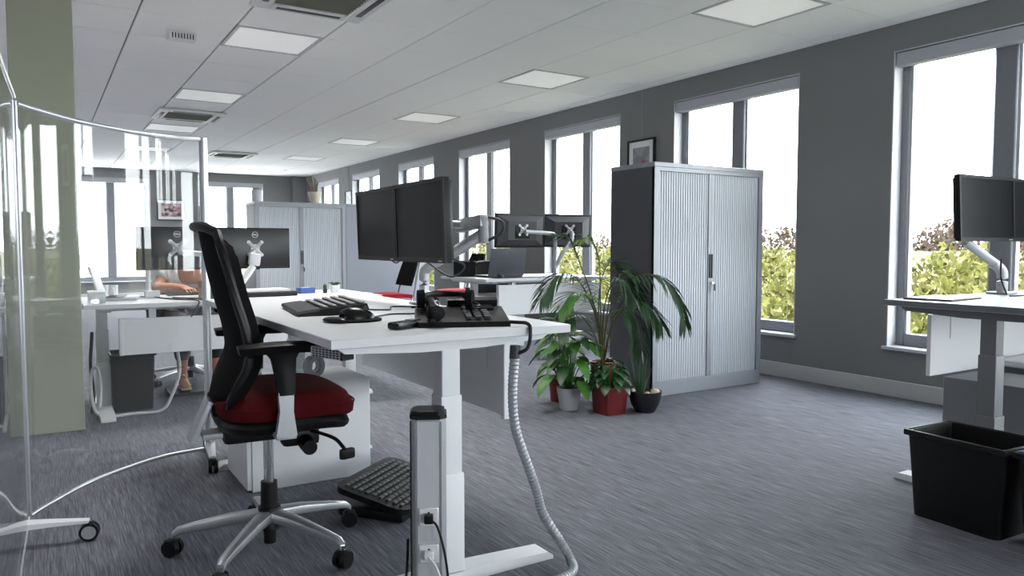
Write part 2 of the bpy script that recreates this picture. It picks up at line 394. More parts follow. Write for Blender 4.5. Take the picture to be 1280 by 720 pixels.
so = obj('scrub', b, scrubM, flat=True, norm=False); tag(so, 'pale yellow green scrub covering the field outside the windows', 'scrub', kind='stuff')
TREES = [(62, 27, 3.6, 'broad brown autumn tree at field edge beside the bare tree'), (66, 32, 5.0, 'tallest bare brown tree on the far field edge'), (72, 38, 3.6, 'round russet tree at the far field edge'), (70, 55, 3.4, 'low brown tree standing between two field windows'),
         (68, 62, 3.8, 'bushy brown tree seen past the silver cabinet'), (73, 70, 3.3, 'rust brown tree at the end of the far tree line')]
for x, y, hh, lab in TREES:
    t = thing('autumn_tree', lab, 'tree', (x, y, tz(x)), 0)
    tb = NB(); cyl(tb, (0, 0, -.1), (0, 0, hh * .6), .14, .06, 8)
    for k in range(7):
        a = k * 2.4; cyl(tb, (0, 0, hh * (.25 + .05 * k)), (math.cos(a) * hh * .28, math.sin(a) * hh * .28, hh * (.5 + .06 * k)), .05, .015, 6)
    obj('trunk', tb, stemM, t); cb = NB(); leafcards(cb, (0, 0, hh * .35), hh * .55, hh * .62, 420, .42); obj('crown', cb, brownM, t, flat=True, norm=False)
b = NB()
for i in range(170): x = rnd.uniform(80, 85); y = rnd.uniform(15, 190); leafcards(b, (x, y, tz(80)), 2.6, rnd.uniform(1.6, 3.2), 60, .7)
ho = obj('hedgerow', b, brownM, flat=True, norm=False); tag(ho, 'low brown hedgerow running along the far end of the field', 'hedge', kind='stuff')

# ================================================================== FURNITURE BUILDERS
def caster(parent, p, r=.026, side=0, stub=None):
    c = NB(); d = Vector((math.cos(side), math.sin(side), 0)); q = Vector(p)
    for s in (-1, 1): cyl(c, q + d * s * .006, q + d * s * .022, r, r * .92, 16)
    box(c, (q.x, q.y, q.z + r * .5), (.04, .04, r * 1.0), side, .008)
    o = obj('caster', c, blackP, parent)
    return o
def tambour(name, label, loc, rz=0, wd=1.08, dp=.45, ht=1.59, bodym=None):
    t = thing(name, label, 'cabinet', loc, rz)      # origin front left floor, x along front, y into depth
    bodym = bodym or silverCab; th = .03
    b = NB(); bx(b, 0, .02, .0, dp, .0, ht - .03); bx(b, wd - .02, wd, .0, dp, .0, ht - .03); bx(b, .02, wd - .02, dp - .015, dp, 0, ht - .03)
    obj('carcass', b, greyShadeCab, t)  # sides of a silver cabinet, coloured darker for their shade
    P_('top_panel', t, silverCab, bx, -.004, wd + .004, -.006, dp, ht - .032, ht, .003, 1)
    f = NB(); bx(f, 0, .045, -.005, .02, .10, ht - .032); bx(f, wd - .045, wd, -.005, .02, .10, ht - .032); bx(f, .045, wd - .045, -.004, .02, ht - .058, ht - .032); obj('door_frame', f, silverCab, t)
    P_('plinth', t, silverCab, bx, 0, wd, -.006, .03, 0, .10, .003, 1)
    mid = wd / 2
    for k, (a, c) in enumerate(((.046, mid - .02), (mid + .02, wd - .046))):
        d = NB(); n = 21; p = (c - a) / n; pts = []
        for i in range(n):
            x = a + i * p; pts += [(x, .0145), (x + p * .10, .0145), (x + p * .22, .0075), (x + p * .5, .006), (x + p * .88, .0075)]
        pts += [(c, .0145), (c, .02), (a, .02)]
        prism(d, pts, 2, .102, ht - .06); dr = obj('shutter_door', d, slatM, t, flat=True)
        e = NB(); x = mid - .02 if k == 0 else mid; bx(e, x - (.005 if k == 0 else 0), x + (.02 if k == 0 else .025), -.003, .018, .102, ht - .06, .002, 1); obj('leading_edge', e, silverCab, dr)
        hx = mid - .011 if k == 0 else mid + .011
        P_('handle', dr, charc, bx, hx - .005, hx + .005, -.012, -.002, .80, .97, .003, 1)
    lk = P_('lock', t, chrome, cyl, (mid + .012, -.002, .765), (mid + .012, -.016, .765), .011)
    P_('key', lk, charc, box, (mid + .016, -.03, .735), (.014, .006, .05), None, .002)
    return t
def desk(name, label, loc, rz, wd, dp, ht, legs=None, feet=True, panel=None, over=.0, metal=None, edge=None):
    """x along the long side, y depth. origin at floor under the front left corner"""
    t = thing(name, label, 'desk', loc, rz); MTL = metal or whiteMet
    tp = P_('desktop', t, whiteM, bx, 0, wd, 0, dp, ht - .026, ht, .002, 1)
    e = NB()
    bx(e, -.0012, wd + .0012, -.0012, 0, ht - .0245, ht - .0015); bx(e, -.0012, wd + .0012, dp, dp + .0012, ht - .0245, ht - .0015)
    bx(e, -.0012, 0, 0, dp, ht - .0245, ht - .0015); bx(e, wd, wd + .0012, 0, dp, ht - .0245, ht - .0015); obj('edging', e, edge or edgeM, tp)
    for x in (legs or (.09, wd - .09)):
        b = NB(); my = dp / 2 + over; box(b, (x, my, ht * .80), (.062, .062, ht * .37), None, .006); lg = obj('leg', b, MTL, t)
        P_('leg_middle', lg, MTL, box, (x, my, ht * .565), (.070, .070, ht * .36), None, .006)
        P_('leg_sleeve', lg, MTL, box, (x, my, .03 + ht * .20), (.080, .080, ht * .40), None, .006)
        s = NB(); prism(s, [(my - .37, .012), (my - .35, .026), (my - .05, .038), (my + .05, .038), (my + .35, .026), (my + .37, .012), (my + .37, .0), (my - .37, .0)], 0, x - .04, x + .04); obj('foot', s, whiteMet, t)
        P_('support_arm', t, MTL, prism, [(.04, ht - .035), (.06, ht - .05), (my - .1, ht - .062), (my + .1, ht - .062), (dp - .06, ht - .05), (dp - .04, ht - .035), (dp - .04, ht - .028), (.04, ht - .028)], 0, x - .032, x + .032)
    l0, l1 = (legs or (.09, wd - .09))[0], (legs or (.09, wd - .09))[-1]
    P_('crossbeam', t, MTL, bx, l0 + .034, l1 - .034, dp / 2 + over - .05, dp / 2 + over + .05, ht - .066, ht - .03, .004, 1)
    if panel:
        py, x0, x1, z0, z1 = panel; pn = P_('modesty_panel', t, whiteM, bx, x0, x1, py, py + .02, z0, z1, .002, 1)
        P_('panel_end', pn, whiteM, bx, x1 - .02, x1 + .002, py - .028, py + .022, z0 - .002, z1 + .002, .003, 1)
        for x in (x0 + .18, x1 - .18): P_('panel_bracket', pn, whiteMet, bx, x - .02, x + .02, py - .004, py, z1 - .12, ht - .028)
    return t
def monitor(label, loc, rot, wd=.5, ht=.3, logo=None, back='plain', group=None, cat='monitor'):
    """screen looks along local -y, origin at the centre of the panel"""
    t = thing('monitor', label, cat, loc, 0, group); t.rotation_euler = rot
    P_('shell', t, blackP, bx, -wd / 2, wd / 2, -.008, .014, -ht / 2, ht / 2, .004)
    bz = NB()
    for s in (-1, 1): bx(bz, s * wd / 2, s * (wd / 2 - .014), -.013, -.007, -ht / 2, ht / 2); bx(bz, -wd / 2 + .014, wd / 2 - .014, -.013, -.007, s * ht / 2, s * (ht / 2 - (.018 if s < 0 else .014)))
    obj('bezel', bz, blackP, t)
    P_('screen', t, screenM, bx, -wd / 2 + .013, wd / 2 - .013, -.0105, -.0075, -ht / 2 + .017, ht / 2 - .013)
    c = NB()
    if back == 'plain':
        box(c, (0, .018, 0), (wd * .965, .018, ht * .93), None, .007); bm_ = charc if False else blackP
        bc = obj('back_cover', c, backP, t)
    else:
        A = [(-wd * .47, -ht * .44), (wd * .47, -ht * .44), (wd * .47, ht * .44), (-wd * .47, ht * .44)]; B_ = [(-wd * .29, -ht * .27), (wd * .29, -ht * .27), (wd * .29, ht * .27), (-wd * .29, ht * .27)]
        va = [c.verts.new((x, .013, z)) for x, z in A]; vb = [c.verts.new((x, .045, z)) for x, z in B_]
        c.faces.new(vb); c.faces.new(va[::-1])
        for i in range(4): c.faces.new((va[i], va[(i + 1) % 4], vb[(i + 1) % 4], vb[i]))
        bc = obj('back_cover', c, charc, t, flat=True)
        P_('mount_recess', bc, blackP, box, (0, .046, -.01), (wd * .3, .006, ht * .4), None, .003)
    if logo:
        lz = ht * .5 - .048; y = .0275
        rg = NB(); n = 28
        for i in range(n):
            a0, a1 = 2 * PI * i / n, 2 * PI * (i + 1) / n
            for r0, r1 in ((.0185, .0205),):
                vs = [(r0 * math.cos(a0), r0 * math.sin(a0)), (r1 * math.cos(a0), r1 * math.sin(a0)), (r1 * math.cos(a1), r1 * math.sin(a1)), (r0 * math.cos(a1), r0 * math.sin(a1))]
                prism(rg, [(-p, q + lz) for p, q in vs], 1, y - .001, y + .0012)
        lr = obj('logo_ring', rg, logoM, bc, flat=True)
        tx = text_mesh(logo, .0125, .001); o = bpy.data.objects.new('logo_letters', tx); C.objects.link(o); o.parent = lr; tx.materials.append(logoM)
        o.location = (0, y + .0004, lz); o.rotation_euler = (R(90), 0, R(180))
    bt = NB(); bx(bt, wd / 2 - .06, wd / 2 - .03, -.0145, -.012, -ht / 2 + .006, -ht / 2 + .010); obj('buttons', bt, silverP, t)
    return t
logoM = mat('logo_silver', (.75, .76, .78), .35, .3)
backP = mat('black_back_cover', (.014, .014, .016), .3)
def text_mesh(s, size, ext):
    cu = bpy.data.curves.new('lettering', 'FONT'); cu.body = s; cu.size = size; cu.extrude = ext; cu.align_x = 'CENTER'; cu.align_y = 'CENTER'; cu.offset = size * .02
    o = bpy.data.objects.new('tmp_lettering', cu); C.objects.link(o); dg = bpy.context.evaluated_depsgraph_get(); dg.update()
    me = bpy.data.meshes.new_from_object(o.evaluated_get(dg)); bpy.data.objects.remove(o); return me
def vesa(parent, c, rz):     # four armed mounting star, in the plane facing local y
    v = NB(); Mx = Matrix.Translation(c) @ Matrix.Rotation(rz, 4, 'Z')
    for sx_ in (-1, 1):
        for sz in (-1, 1):
            a = Mx @ Vector((0, 0, 0)); e = Mx @ Vector((sx_ * .043, 0, sz * .043)); cyl(v, a, e, .017, .011, 8); cyl(v, e + (Mx.to_3x3() @ Vector((0, -.008, 0))), e + (Mx.to_3x3() @ Vector((0, .008, 0))), .013, None, 10)
    cyl(v, Mx @ Vector((0, -.008, 0)), Mx @ Vector((0, .02, 0)), .03, .024, 14)
    return obj('mount_plate', v, alu2, parent)
alu2 = mat('pale_aluminium', (.45, .46, .48), .35, .35)
def pedestal(label, loc, rz, wd=.42, dp=.58, ht=.56, drawers=3, group=None, casters=True, bm_=None):
    t = thing('pedestal', label, 'drawer unit', loc, rz, group); z0 = .05 if casters else 0   # front at y=0
    P_('body', t, bm_ or whiteMet, bx, 0, wd, .02, dp, z0, ht, .003, 1)
    dh = (ht - z0 - .02) / drawers
    for k in range(drawers):
        d = P_('drawer', t, bm_ or whiteMet, bx, .003, wd - .003, 0, .019, z0 + .01 + k * dh, z0 + .007 + (k + 1) * dh, .003, 1)
        P_('handle', d, silverP, bx, wd / 2 - .06, wd / 2 + .06, -.012, -.001, z0 + (k + 1) * dh - .03, z0 + (k + 1) * dh - .02, .002, 1)
    if casters:
        for x in (.05, wd - .05):
            for y in (.07, dp - .05): caster(t, (x, y, .024), .022, 0)
    return t

# ------------------------------------------------------------------ task chair, looks along local +x
def task_chair(label, loc, rz):
    t = thing('task_chair', label, 'chair', loc, rz)
    P_('hub', t, blackP, cyl, (0, 0, .085), (0, 0, .155), .045, .036, 20)
    P_('column_tip', t, blackP, cyl, (0, 0, .03), (0, 0, .09), .02, None, 14)
    P_('column_sleeve', t, blackP, cyl, (0, 0, .15), (0, 0, .24), .029, .027, 20)
    P_('gas_column', t, chrome, cyl, (0, 0, .23), (0, 0, .40), .0165, None, 18)
    for k in range(5):
        a = R(CH_ANG + 72 * k); d = Vector((math.cos(a), math.sin(a), 0)); s = Vector((-d.y, d.x, 0)); b = NB()
        rings = []
        for u, z, hw, hh in ((.03, .125, .028, .022), (.12, .118, .024, .019), (.24, .098, .018, .015), (.295, .086, .016, .013), (.312, .072, .014, .012)):
            ring = []
            for j in range(10):
                q = 2 * PI * j / 10; cx, cy = math.cos(q), math.sin(q); cx = math.copysign(abs(cx) ** .7, cx); cy = math.copysign(abs(cy) ** .7, cy)
                ring.append(b.verts.new(d * u + s * hw * cx + Vector((0, 0, z + hh * cy))))
            rings.append(ring)
        for A, B_ in zip(rings, rings[1:]):
            for j in range(10): b.faces.new((A[j], A[(j + 1) % 10], B_[(j + 1) % 10], B_[j]))
        b.faces.new(rings[0]); b.faces.new(rings[-1])
        lg = obj('base_leg', b, legAlu, t)
        q = d * .312; cb = NB(); cyl(cb, q + Vector((0, 0, .045)), q + Vector((0, 0, .075)), .007, None, 8)
        obj('caster_stem', cb, chrome, lg); caster(lg, (q.x, q.y, .031), .03, a + 1.2 + k)
    m = NB(); box(m, (-.02, 0, .425), (.26, .17, .06), None, .018); box(m, (.09, -.06, .40), (.12, .08, .06), None, .015); obj('mechanism', m, blackP, t)
    kn = NB(); cyl(kn, (.10, -.11, .385), (.10, -.17, .38), .026, .024, 14); obj('tension_knob', kn, blackP, t)
    lv = NB(); tube(lv, [(.12, -.10, .42), (.17, -.20, .41), (.19, -.25, .385)], .006); box(lv, (.195, -.262, .372), (.05, .022, .034), .3, .008); obj('height_lever', lv, blackP, t)
    def pad(zt, zb, gx, gy, edge, ox):
        b = NB(); hm = (zt + zb) / 2; pr = [(.02, zt - .006), (.35, zt - .004), (.62, zt), (.80, zt - .004), (.90, zt - edge * .35), (.965, zt - edge), (1.0, hm), (.985, zb + .012), (.94, zb), (.02, zb)]
        lathe(b, pr, 44, sq=3.4)
        for v in b.verts:
            f = max(0, v.co.x - .35); v.co = Vector((v.co.x * gx + ox, v.co.y * gy * (1 - .07 * v.co.x), v.co.z - .07 * f * f))
        return b
    se = obj('seat', pad(.572, .492, .222, .245, .030, .045), redF, t)
    P_('seam_piping', se, redF, tube, [(.045 + .222 * math.cos(q) * (abs(math.cos(q)) ** 3.4 + abs(math.sin(q)) ** 3.4) ** (-1 / 3.4), .246 * math.sin(q) * (abs(math.cos(q)) ** 3.4 + abs(math.sin(q)) ** 3.4) ** (-1 / 3.4) * (1 - .07 * math.cos(q)), .530 - .03 * max(0, math.cos(q) - .35)) for q in [2 * PI * i / 40 for i in range(41)]], .003, 6, 1)
    obj('seat_shell', pad(.498, .448, .212, .232, .01, .04), blackP, t)
    prof = [(-.172, .48), (-.180, .55), (-.158, .61), (-.134, .66), (-.128, .71), (-.138, .78), (-.162, .87), (-.182, .96), (-.198, 1.05), (-.203, 1.09)]
    hw = [.13, .19, .218, .224, .226, .224, .216, .203, .18, .14]; G = []
    for (x, z), h_ in zip(smooth3(prof), smooth1(hw)):
        G.append([(x + .05 * (v / 9 * 1.0) ** 2 + .0, h_ * v / 9, z - .02 * (abs(v) / 9) ** 4 * (1 if z > 1 else 0)) for v in range(-9, 10)])
    b = NB(); sheet(b, G, .03); obj('backrest', b, blackF, t)
    rim = NB(); tube(rim, [Vector(g[0]) + Vector((-.012, 0, 0)) for g in G[::3]], .014, 8, 3); tube(rim, [Vector(g[-1]) + Vector((-.012, 0, 0)) for g in G[::3]], .014, 8, 3)
    tube(rim, [Vector(p) + Vector((-.012, 0, .0)) for p in G[-1][::3]], .015, 8, 3); obj('back_frame', rim, blackP, t)
    bp = NB(); box(bp, (-.212, -.02, .475), (.018, .11, .14), (0, R(24), 0), .004); box(bp, (-.13, -.02, .425), (.16, .09, .02), None, .006); obj('back_spine', bp, silverP, t)
    for s in (-1, 1):
        y = s * .275
        ar = NB(); sheet(ar, [[(-.13 + .245 * i / 12, y + .042 * v * (1 - .35 * (abs(i - 6) / 6) ** 4), .742 - .008 * abs(v) ** 3 - .006 * (i / 12 - .5) ** 2 * 4) for v in (-1, -.8, -.4, 0, .4, .8, 1)] for i in range(13)], .026)
        a = obj('arm_pad', ar, blackP, t)
        p = NB(); rings = []
        for z, wx, wy, ox in ((.718, .055, .026, -.005), (.69, .036, .022, 0), (.64, .030, .020, .004), (.58, .026, .018, .006)):
            rings.append([p.verts.new((ox + wx * cx_, y + wy * cy_, z)) for cx_, cy_ in ((1, .6), (.6, 1), (-.6, 1), (-1, .6), (-1, -.6), (-.6, -1), (.6, -1), (1, -.6))])
        for A, B_ in zip(rings, rings[1:]):
            for j in range(8): p.faces.new((A[j], A[(j + 1) % 8], B_[(j + 1) % 8], B_[j]))
        p.faces.new(rings[0]); p.faces.new(rings[-1]); obj('arm_post', p, blackP, a)
        q = NB(); prism(q, [(-.018, .59), (.028, .59), (.026, .53), (.036, .455), (-.026, .455), (-.014, .53)], 1, y - .014, y + .014); box(q, (.005, y - s * .06, .452), (.06, .14, .016), None, .004)
        obj('arm_bracket', q, silverP, a)
    return t
CH_ANG = 161
legAlu = mat('cast_aluminium', (.50, .51, .53), .33, .75)
def smooth3(pr): return [(p.x, p.z) for p in smooth([(x, 0, z) for x, z in pr], 3)]
def smooth1(v): return [p.x for p in smooth([(x, 0, 0) for x in v], 3)]

# ================================================================== LARGE FURNITURE
tambour('tambour_cabinet', 'tall silver tambour cabinet with key in lock, potted plants at its foot', (3.49, 3.79, 0))
tambour('tambour_cabinet', 'distant silver tambour cabinet with a cream pot of sticks on top', (2.19, 9.3, 0), 0, 1.12, .45, 1.56)
# grey cabinet beside it shows its back
t = thing('steel_cabinet', 'plain grey steel cabinet showing its blank back beside tambour cabinet', 'cabinet', (3.34, 9.42, 0))
cabBack = mat('blue_grey_steel', (.27, .285, .325), .45, .2, var=.03)
P_('carcass', t, cabBack, bx, 0, 1.2, 0, .44, .06, 1.54, .004, 1); P_('plinth', t, greyShadeCab, bx, .01, 1.19, .02, .42, 0, .06)
P_('top_panel', t, silverCab, bx, -.004, 1.204, -.004, .444, 1.54, 1.57, .003, 1); P_('back_panel', t, cabBack, bx, .02, 1.18, -.003, 0, .08, 1.52)
P_('shutter_door', t, slatM, bx, .03, 1.17, .441, .447, .1, 1.5)

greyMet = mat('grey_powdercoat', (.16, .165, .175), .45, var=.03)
AX0, AX1, AY0, AY1, AZ = .645, 1.425, 1.93, 3.73, .78
desk('sit_stand_desk', 'white sit-stand desk carrying the desk phone and ergonomic keyboard', (AX0, AY1, 0), R(-90), AY1 - AY0, AX1 - AX0, AZ, legs=(.1, 1.70), panel=(.725, .1, 1.53, .43, .70))
desk('sit_stand_desk', 'white desk where the person sits, with a waste bin beneath', (2.0, 5.70, 0), PI, 1.8, .8, .69, legs=(.1, 1.69), panel=(.74, .1, 1.62, .385, .60))
desk('sit_stand_desk', 'white desk by the wall behind the palm with two monitor backs', (4.87, 6.92, 0), PI, 1.40, .92, .72, legs=(.12, 1.27), panel=(.88, .03, 1.25, .375, .66))
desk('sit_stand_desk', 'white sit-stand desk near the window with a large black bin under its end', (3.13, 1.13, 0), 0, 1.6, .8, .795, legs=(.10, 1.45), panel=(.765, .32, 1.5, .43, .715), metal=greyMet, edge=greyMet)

# ------------------------------------------------------------------ curved acrylic screens
def screen(label, path, ztop, zbot, r0, r1, feet, group):
    t = thing('acrylic_screen', label, 'screen', (0, 0, 0))
    P = smooth([(x, y, 0) for x, y in path], 10)
    G = [[Vector((p.x, p.y, z)) for z in (zbot + .012, (zbot + ztop) / 2, ztop - .012)] for p in P]
    b = NB(); sheet(b, G, .005); pn = obj('acrylic_panel', b, acrylM, t)
    b = NB(); tube(b, [(p.x, p.y, ztop) for p in P], .011, 10, sm=False); obj('top_rail', b, alu, t)
    b = NB(); tube(b, [(p.x, p.y, zbot) for p in P], .008, 10, sm=False); obj('bottom_rail', b, alu, t)
    for (p, rr) in ((P[0], r0), (P[-1], r1)):
        if rr: P_('post', t, alu, cyl, (p.x, p.y, .05), (p.x, p.y, ztop + .008), rr, None, 18)
    for (cx, cy, ang, ln) in feet:
        d = Vector((math.cos(ang), math.sin(ang), 0)); f = NB(); s = Vector((-d.y, d.x, 0)); c = Vector((cx, cy, 0)); rings = []
        for u, z, hw, hh in ((-ln, .070, .014, .006), (-ln * .4, .076, .02, .010), (0, .078, .024, .013), (ln * .4, .076, .02, .010), (ln, .070, .014, .006)):
            rings.append([f.verts.new(c + d * u + s * hw * a_ + Vector((0, 0, z + hh * b_))) for a_, b_ in ((1, .5), (.5, 1), (-.5, 1), (-1, .5), (-1, -1), (1, -1))])
        for A, B_ in zip(rings, rings[1:]):
            for j in range(6): f.faces.new((A[j], A[(j + 1) % 6], B_[(j + 1) % 6], B_[j]))
        f.faces.new(rings[0]); f.faces.new(rings[-1]); fo = obj('foot', f, whiteMet, t)
        for sg in (-1, 1):
            q = c + d * sg * ln; ww = NB(); ax = s
            for k in (-1, 1): cyl(ww, q + ax * k * .005 + Vector((0, 0, .032)), q + ax * k * .02 + Vector((0, 0, .032)), .032, .031, 20)
            box(ww, (q.x, q.y, .05), (.03, .03, .034), ang, .005); cs = obj('caster', ww, blackP, fo)
            for k in (-1, 1): P_('wheel_disc', cs, greyPl, cyl, q + ax * k * .0195 + Vector((0, 0, .032)), q + ax * k * .0215 + Vector((0, 0, .032)), .023, None, 18)
    return t
screen('curved clear acrylic screen on castors between the pillar and task chair', [(.662, 3.79), (.437, 3.738), (.168, 3.52), (-.004, 3.267), (-.058, 3.165)], 1.525, .062,   .0185, .005, [(.662, 3.79, R(-97), .21)], None)
screen('straight clear acrylic screen whose end meets the curved screen', [(-.066, 3.145), (-.076, 2.8), (-.092, 2.3), (-.13, 1.75)], 1.545, .062, .005, .012, [(-.068, 3.02, R(-12), .19), (-.12, 1.85, R(-6), .19)], None)

# ------------------------------------------------------------------ task chair
task_chair('black task chair with dark red seat pulled up to the sit-stand desk', (.63, 2.55, 0), R(-4))
tc2 = task_chair('black office chair with red seat and star base behind the palm', (4.22, 7.12, 0), R(-90)); tc2.scale = (1, 1, .78)

# ------------------------------------------------------------------ pedestals
pedestal('white drawer unit under the desk phone desk, tape roll on top', (.70, 3.58, 0), R(-90), .39, .54, .44, 2, casters=False)
pedestal('white mobile drawer unit on castors below the desk behind the palm', (3.56, 6.10, 0), 0, .40, .52, .55, 3)
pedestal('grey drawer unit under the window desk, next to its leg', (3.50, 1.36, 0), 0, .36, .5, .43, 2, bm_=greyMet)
t = thing('storage_box', 'white topped dark storage box standing under the window desk', 'box', (3.98, 1.42, 0))
P_('body', t, greyShadeCab, bx, 0, .5, 0, .45, 0, .44, .004, 1); P_('lid', t, whiteMet, bx, -.006, .506, -.006, .456, .44, .47, .005, 1); P_('handle', t, charc, bx, .18, .32, -.012, 0, .3, .33, .004, 1)

# ------------------------------------------------------------------ bins
def bin_(label, loc, rz, wx, wy, ht, m=blackP, tap=.88, lid=None):
    t = thing('waste_bin', label, 'bin', loc, rz)
    b = NB(); prof = [(.5 * tap, 0), (.5, ht), (.47, ht), (.47 * tap, .012)]
    rings = []
    for k, z in prof:
        ring = []
        for sx_, sy_ in ((1, 1), (-1, 1), (-1, -1), (1, -1)):
            c = .025
            pts = [(c, 0), (c * .3, c * .3), (0, c)]
            if sx_ * sy_ < 0: pts = pts[::-1]
            for a, d in pts: ring.append(b.verts.new((sx_ * (wx * k - (c - a if False else 0)) - sx_ * (c - d if False else d), sy_ * wy * k - sy_ * a, z)))
        rings.append(ring)
    n = len(rings[0])
    for A, B_ in zip(rings, rings[1:]):
        for j in range(n): b.faces.new((A[j], A[(j + 1) % n], B_[(j + 1) % n], B_[j]))
    b.faces.new(rings[0]); b.faces.new(rings[-1]); obj('bin_body', b, m, t)
    r = NB()
    for s in (-1, 1): bx(r, -wx / 2 - .006, wx / 2 + .006, s * (wy / 2 + .006), s * (wy / 2 - .006), ht - .018, ht + .004, .003, 1); bx(r, s * (wx / 2 + .006), s * (wx / 2 - .006), -wy / 2, wy / 2, ht - .018, ht + .004, .003, 1)
    obj('rim', r, m, t)
    if lid:
        P_('lid', t, lid, bx, -wx / 2 + .006, wx / 2 - .006, -wy / 2 + .006, wy / 2 - .006, ht - .012, ht + .008, .003, 1)
        P_('lid_flap', t, silverP, box, (0, -wy / 2 - .0075, ht - .035), (wx * .8, .003, .012))
    return t
bin_('large black rectangular bin in front of the window desk leg', (2.93, 1.435, 0), R(-3), .285, .36, .325)
blueLid = mat('blue_plastic', (.02, .05, .28), .3)
bin_('black recycling bin with blue lid against the large black bin', (2.92, 1.05, 0), R(-3), .27, .36, .325, lid=blueLid)
bin_('black square waste bin under the desk of the seated person', (.47, 5.30, 0), 0, .25, .24, .36)

# ------------------------------------------------------------------ footrest
t = thing('footrest', 'black tilted studded footrest on carpet beside the drawer unit', 'footrest', (1.185, 2.77, 0), R(38))
b = NB(); G = []
fw, fd = .22, .16
P_('base', t, blackP, box, (0, 0, .02), (.42, .28, .04), None, .015)
b = NB(); pts = []
for sx_, sy_ in ((1, 1), (-1, 1), (-1, -1), (1, -1)):
    for k in range(5):
        a = (0 if (sx_, sy_) == (1, 1) else 90 if (sx_, sy_) == (-1, 1) else 180 if (sx_, sy_) == (-1, -1) else 270) + k * 22.5
        pts.append((sx_ * (fw - .05) + .05 * math.cos(R(a)), sy_ * (fd - .05) + .05 * math.sin(R(a))))
prism(b, pts, 2, -.012, .010); pl = obj('platform', b, blackP, t, loc=(0, 0, .075), rot=(R(12), 0, 0))
b = NB()
for i in range(13):
    for j in range(9): box(b, (-fw + .045 + i * (2 * fw - .09) / 12, -fd + .04 + j * (2 * fd - .08) / 8, .0125), (.024, .014, .007), None, .002, 1)
o = obj('grip_stud', b, mat('stud_rubber', (.06, .06, .064), .35), pl); o['kind'] = 'stuff'

# ------------------------------------------------------------------ monitors and arms, near desk
def armpart(name, t, pts, r, m=alu2, flat=None): return P_(name, t, m, tube, pts, r, 12, 5, flat)
ta = R(-92)
am = thing('monitor_stand', 'pale grey monitor arm clamped behind the large twin screens', 'monitor stand', (1.375, 2.90, AZ))
P_('base_plate', am, alu2, bx, -.045, .045, -.06, .06, 0, .012, .003); P_('post', am, alu2, tube, [(0, 0, .01), (0, 0, .12), (.004, -.01, .15), (.03, -.06, .185)], .021, 14, 5)
P_('lower_arm', am, alu2, tube, [(.03, -.05, .18), (.05, -.22, .235), (.055, -.40, .295)], .022, 12, 5)
P_('upper_arm', am, alu2, box, (.045, -.33, .335), (.04, .19, .05), (R(-6), 0, R(4)), .01)
P_('arm_joint', am, greyPl, cyl, (.055, -.41, .26), (.05, -.41, .36), .02, None, 14)
P_('crossbar', am, alu2, tube, [(.0, -.34, .33), (-.06, -.2, .335), (-.07, .24, .335)], .016, 10)
for yy in (-.25, .23): P_('monitor_mount', am, alu2, cyl, (-.06, yy, .338), (-.097, yy, .340), .03, None, 14)
for pts_, r_ in (([(.08, -.40, .36), (.10, -.47, .34), (.10, -.47, .30), (.07, -.42, .27)], .006), ([(-.08, -.18, .19), (-.03, -.3, .13), (0, -.36, .17), (-.04, -.34, .2)], .004), ([(-.08, .2, .2), (-.06, .16, .175), (-.06, .1, .19)], .004)): P_('cable', am, charc, tube, pts_, r_)
for k, (yc, lab) in enumerate(((2.646, 'large black monitor facing the task chair, next to the arm joint'), (3.128, 'large black monitor facing the task chair, further along the desk'))):
    monitor(lab, (1.25 + (yc - 2.88) * .035, yc, 1.121), (R(2), 0, ta), .478, .31)

# desk phone
t = thing('desk_phone', 'black desk phone with handset near the desk corner', 'phone', (1.135, 2.135, AZ), R(-22)); t.scale = (1.05, 1.1, .9)
b = NB(); prism(b, [(-.11, .0), (.11, .0), (.11, .035), (.06, .055), (-.10, .018)], 0, -.13, .14); obj('phone_body', b, blackP, t)
P_('phone_display', t, screenM, box, (.06, .045, .056), (.10, .055, .006), (R(12), 0, 0), .002); P_('display_stand', t, blackP, box, (.05, .085, .06), (.16, .03, .05), (R(20), 0, 0), .006)
kk = NB()
for i in range(3):
    for j in range(4): box(kk, (.02 + i * .028, -.075 + j * .024, .033 + j * .004), (.02, .016, .008), (R(12), 0, 0), .002, 1)
o = obj('phone_key', kk, charc, t); o['kind'] = 'stuff'
b = NB(); tube(b, [(-.08, -.10, .048), (-.085, -.03, .067), (-.085, .04, .074), (-.08, .095, .066)], lambda u: .017 + .012 * abs(2 * u - 1) ** 3, 12, 6); obj('handset', b, blackS, t)
b = NB(); tube(b, [(-.09 + .006 * math.cos(i), -.11 - .0006 * i + .006 * math.sin(i), .02 + .0002 * i) for i in range(0, 50)], .0025, 5, 2); obj('coiled_cord', b, blackP, t)
hs = thing('headset', 'black headset with round ear cushions lying on the phone', 'headset', (1.12, 2.20, AZ + .050), R(-30))
b = NB(); tube(b, [(.075 * math.cos(q), .075 * math.sin(q) * 1.1, .03 + .008 * math.sin(q)) for q in [R(-20 + 22 * i) for i in range(11)]], .006, 8, 3, 1.8); obj('headband', b, blackP, hs)
for s in (-1, 1): P_('ear_cushion', hs, blackF, cyl, (s * .068, -.03, .028), (s * .090, -.034, .028), .031, .029, 18)
P_('microphone_boom', hs, blackP, tube, [(.085, -.03, .02), (.11, -.07, .012), (.10, -.10, .010)], .0035, 6)
md = thing('mobile_handset', 'slim black cordless handset lying beside the desk phone', 'phone', (.935, 2.10, AZ), R(-62))
P_('handset_body', md, blackS, box, (0, 0, .012), (.045, .13, .022), (0, 0, 0), .008); P_('screen', md, screenM, box, (0, .03, .0235), (.03, .035, .002)); P_('antenna', md, blackP, cyl, (.016, .064, .013), (.016, .09, .015), .006, .005, 8)
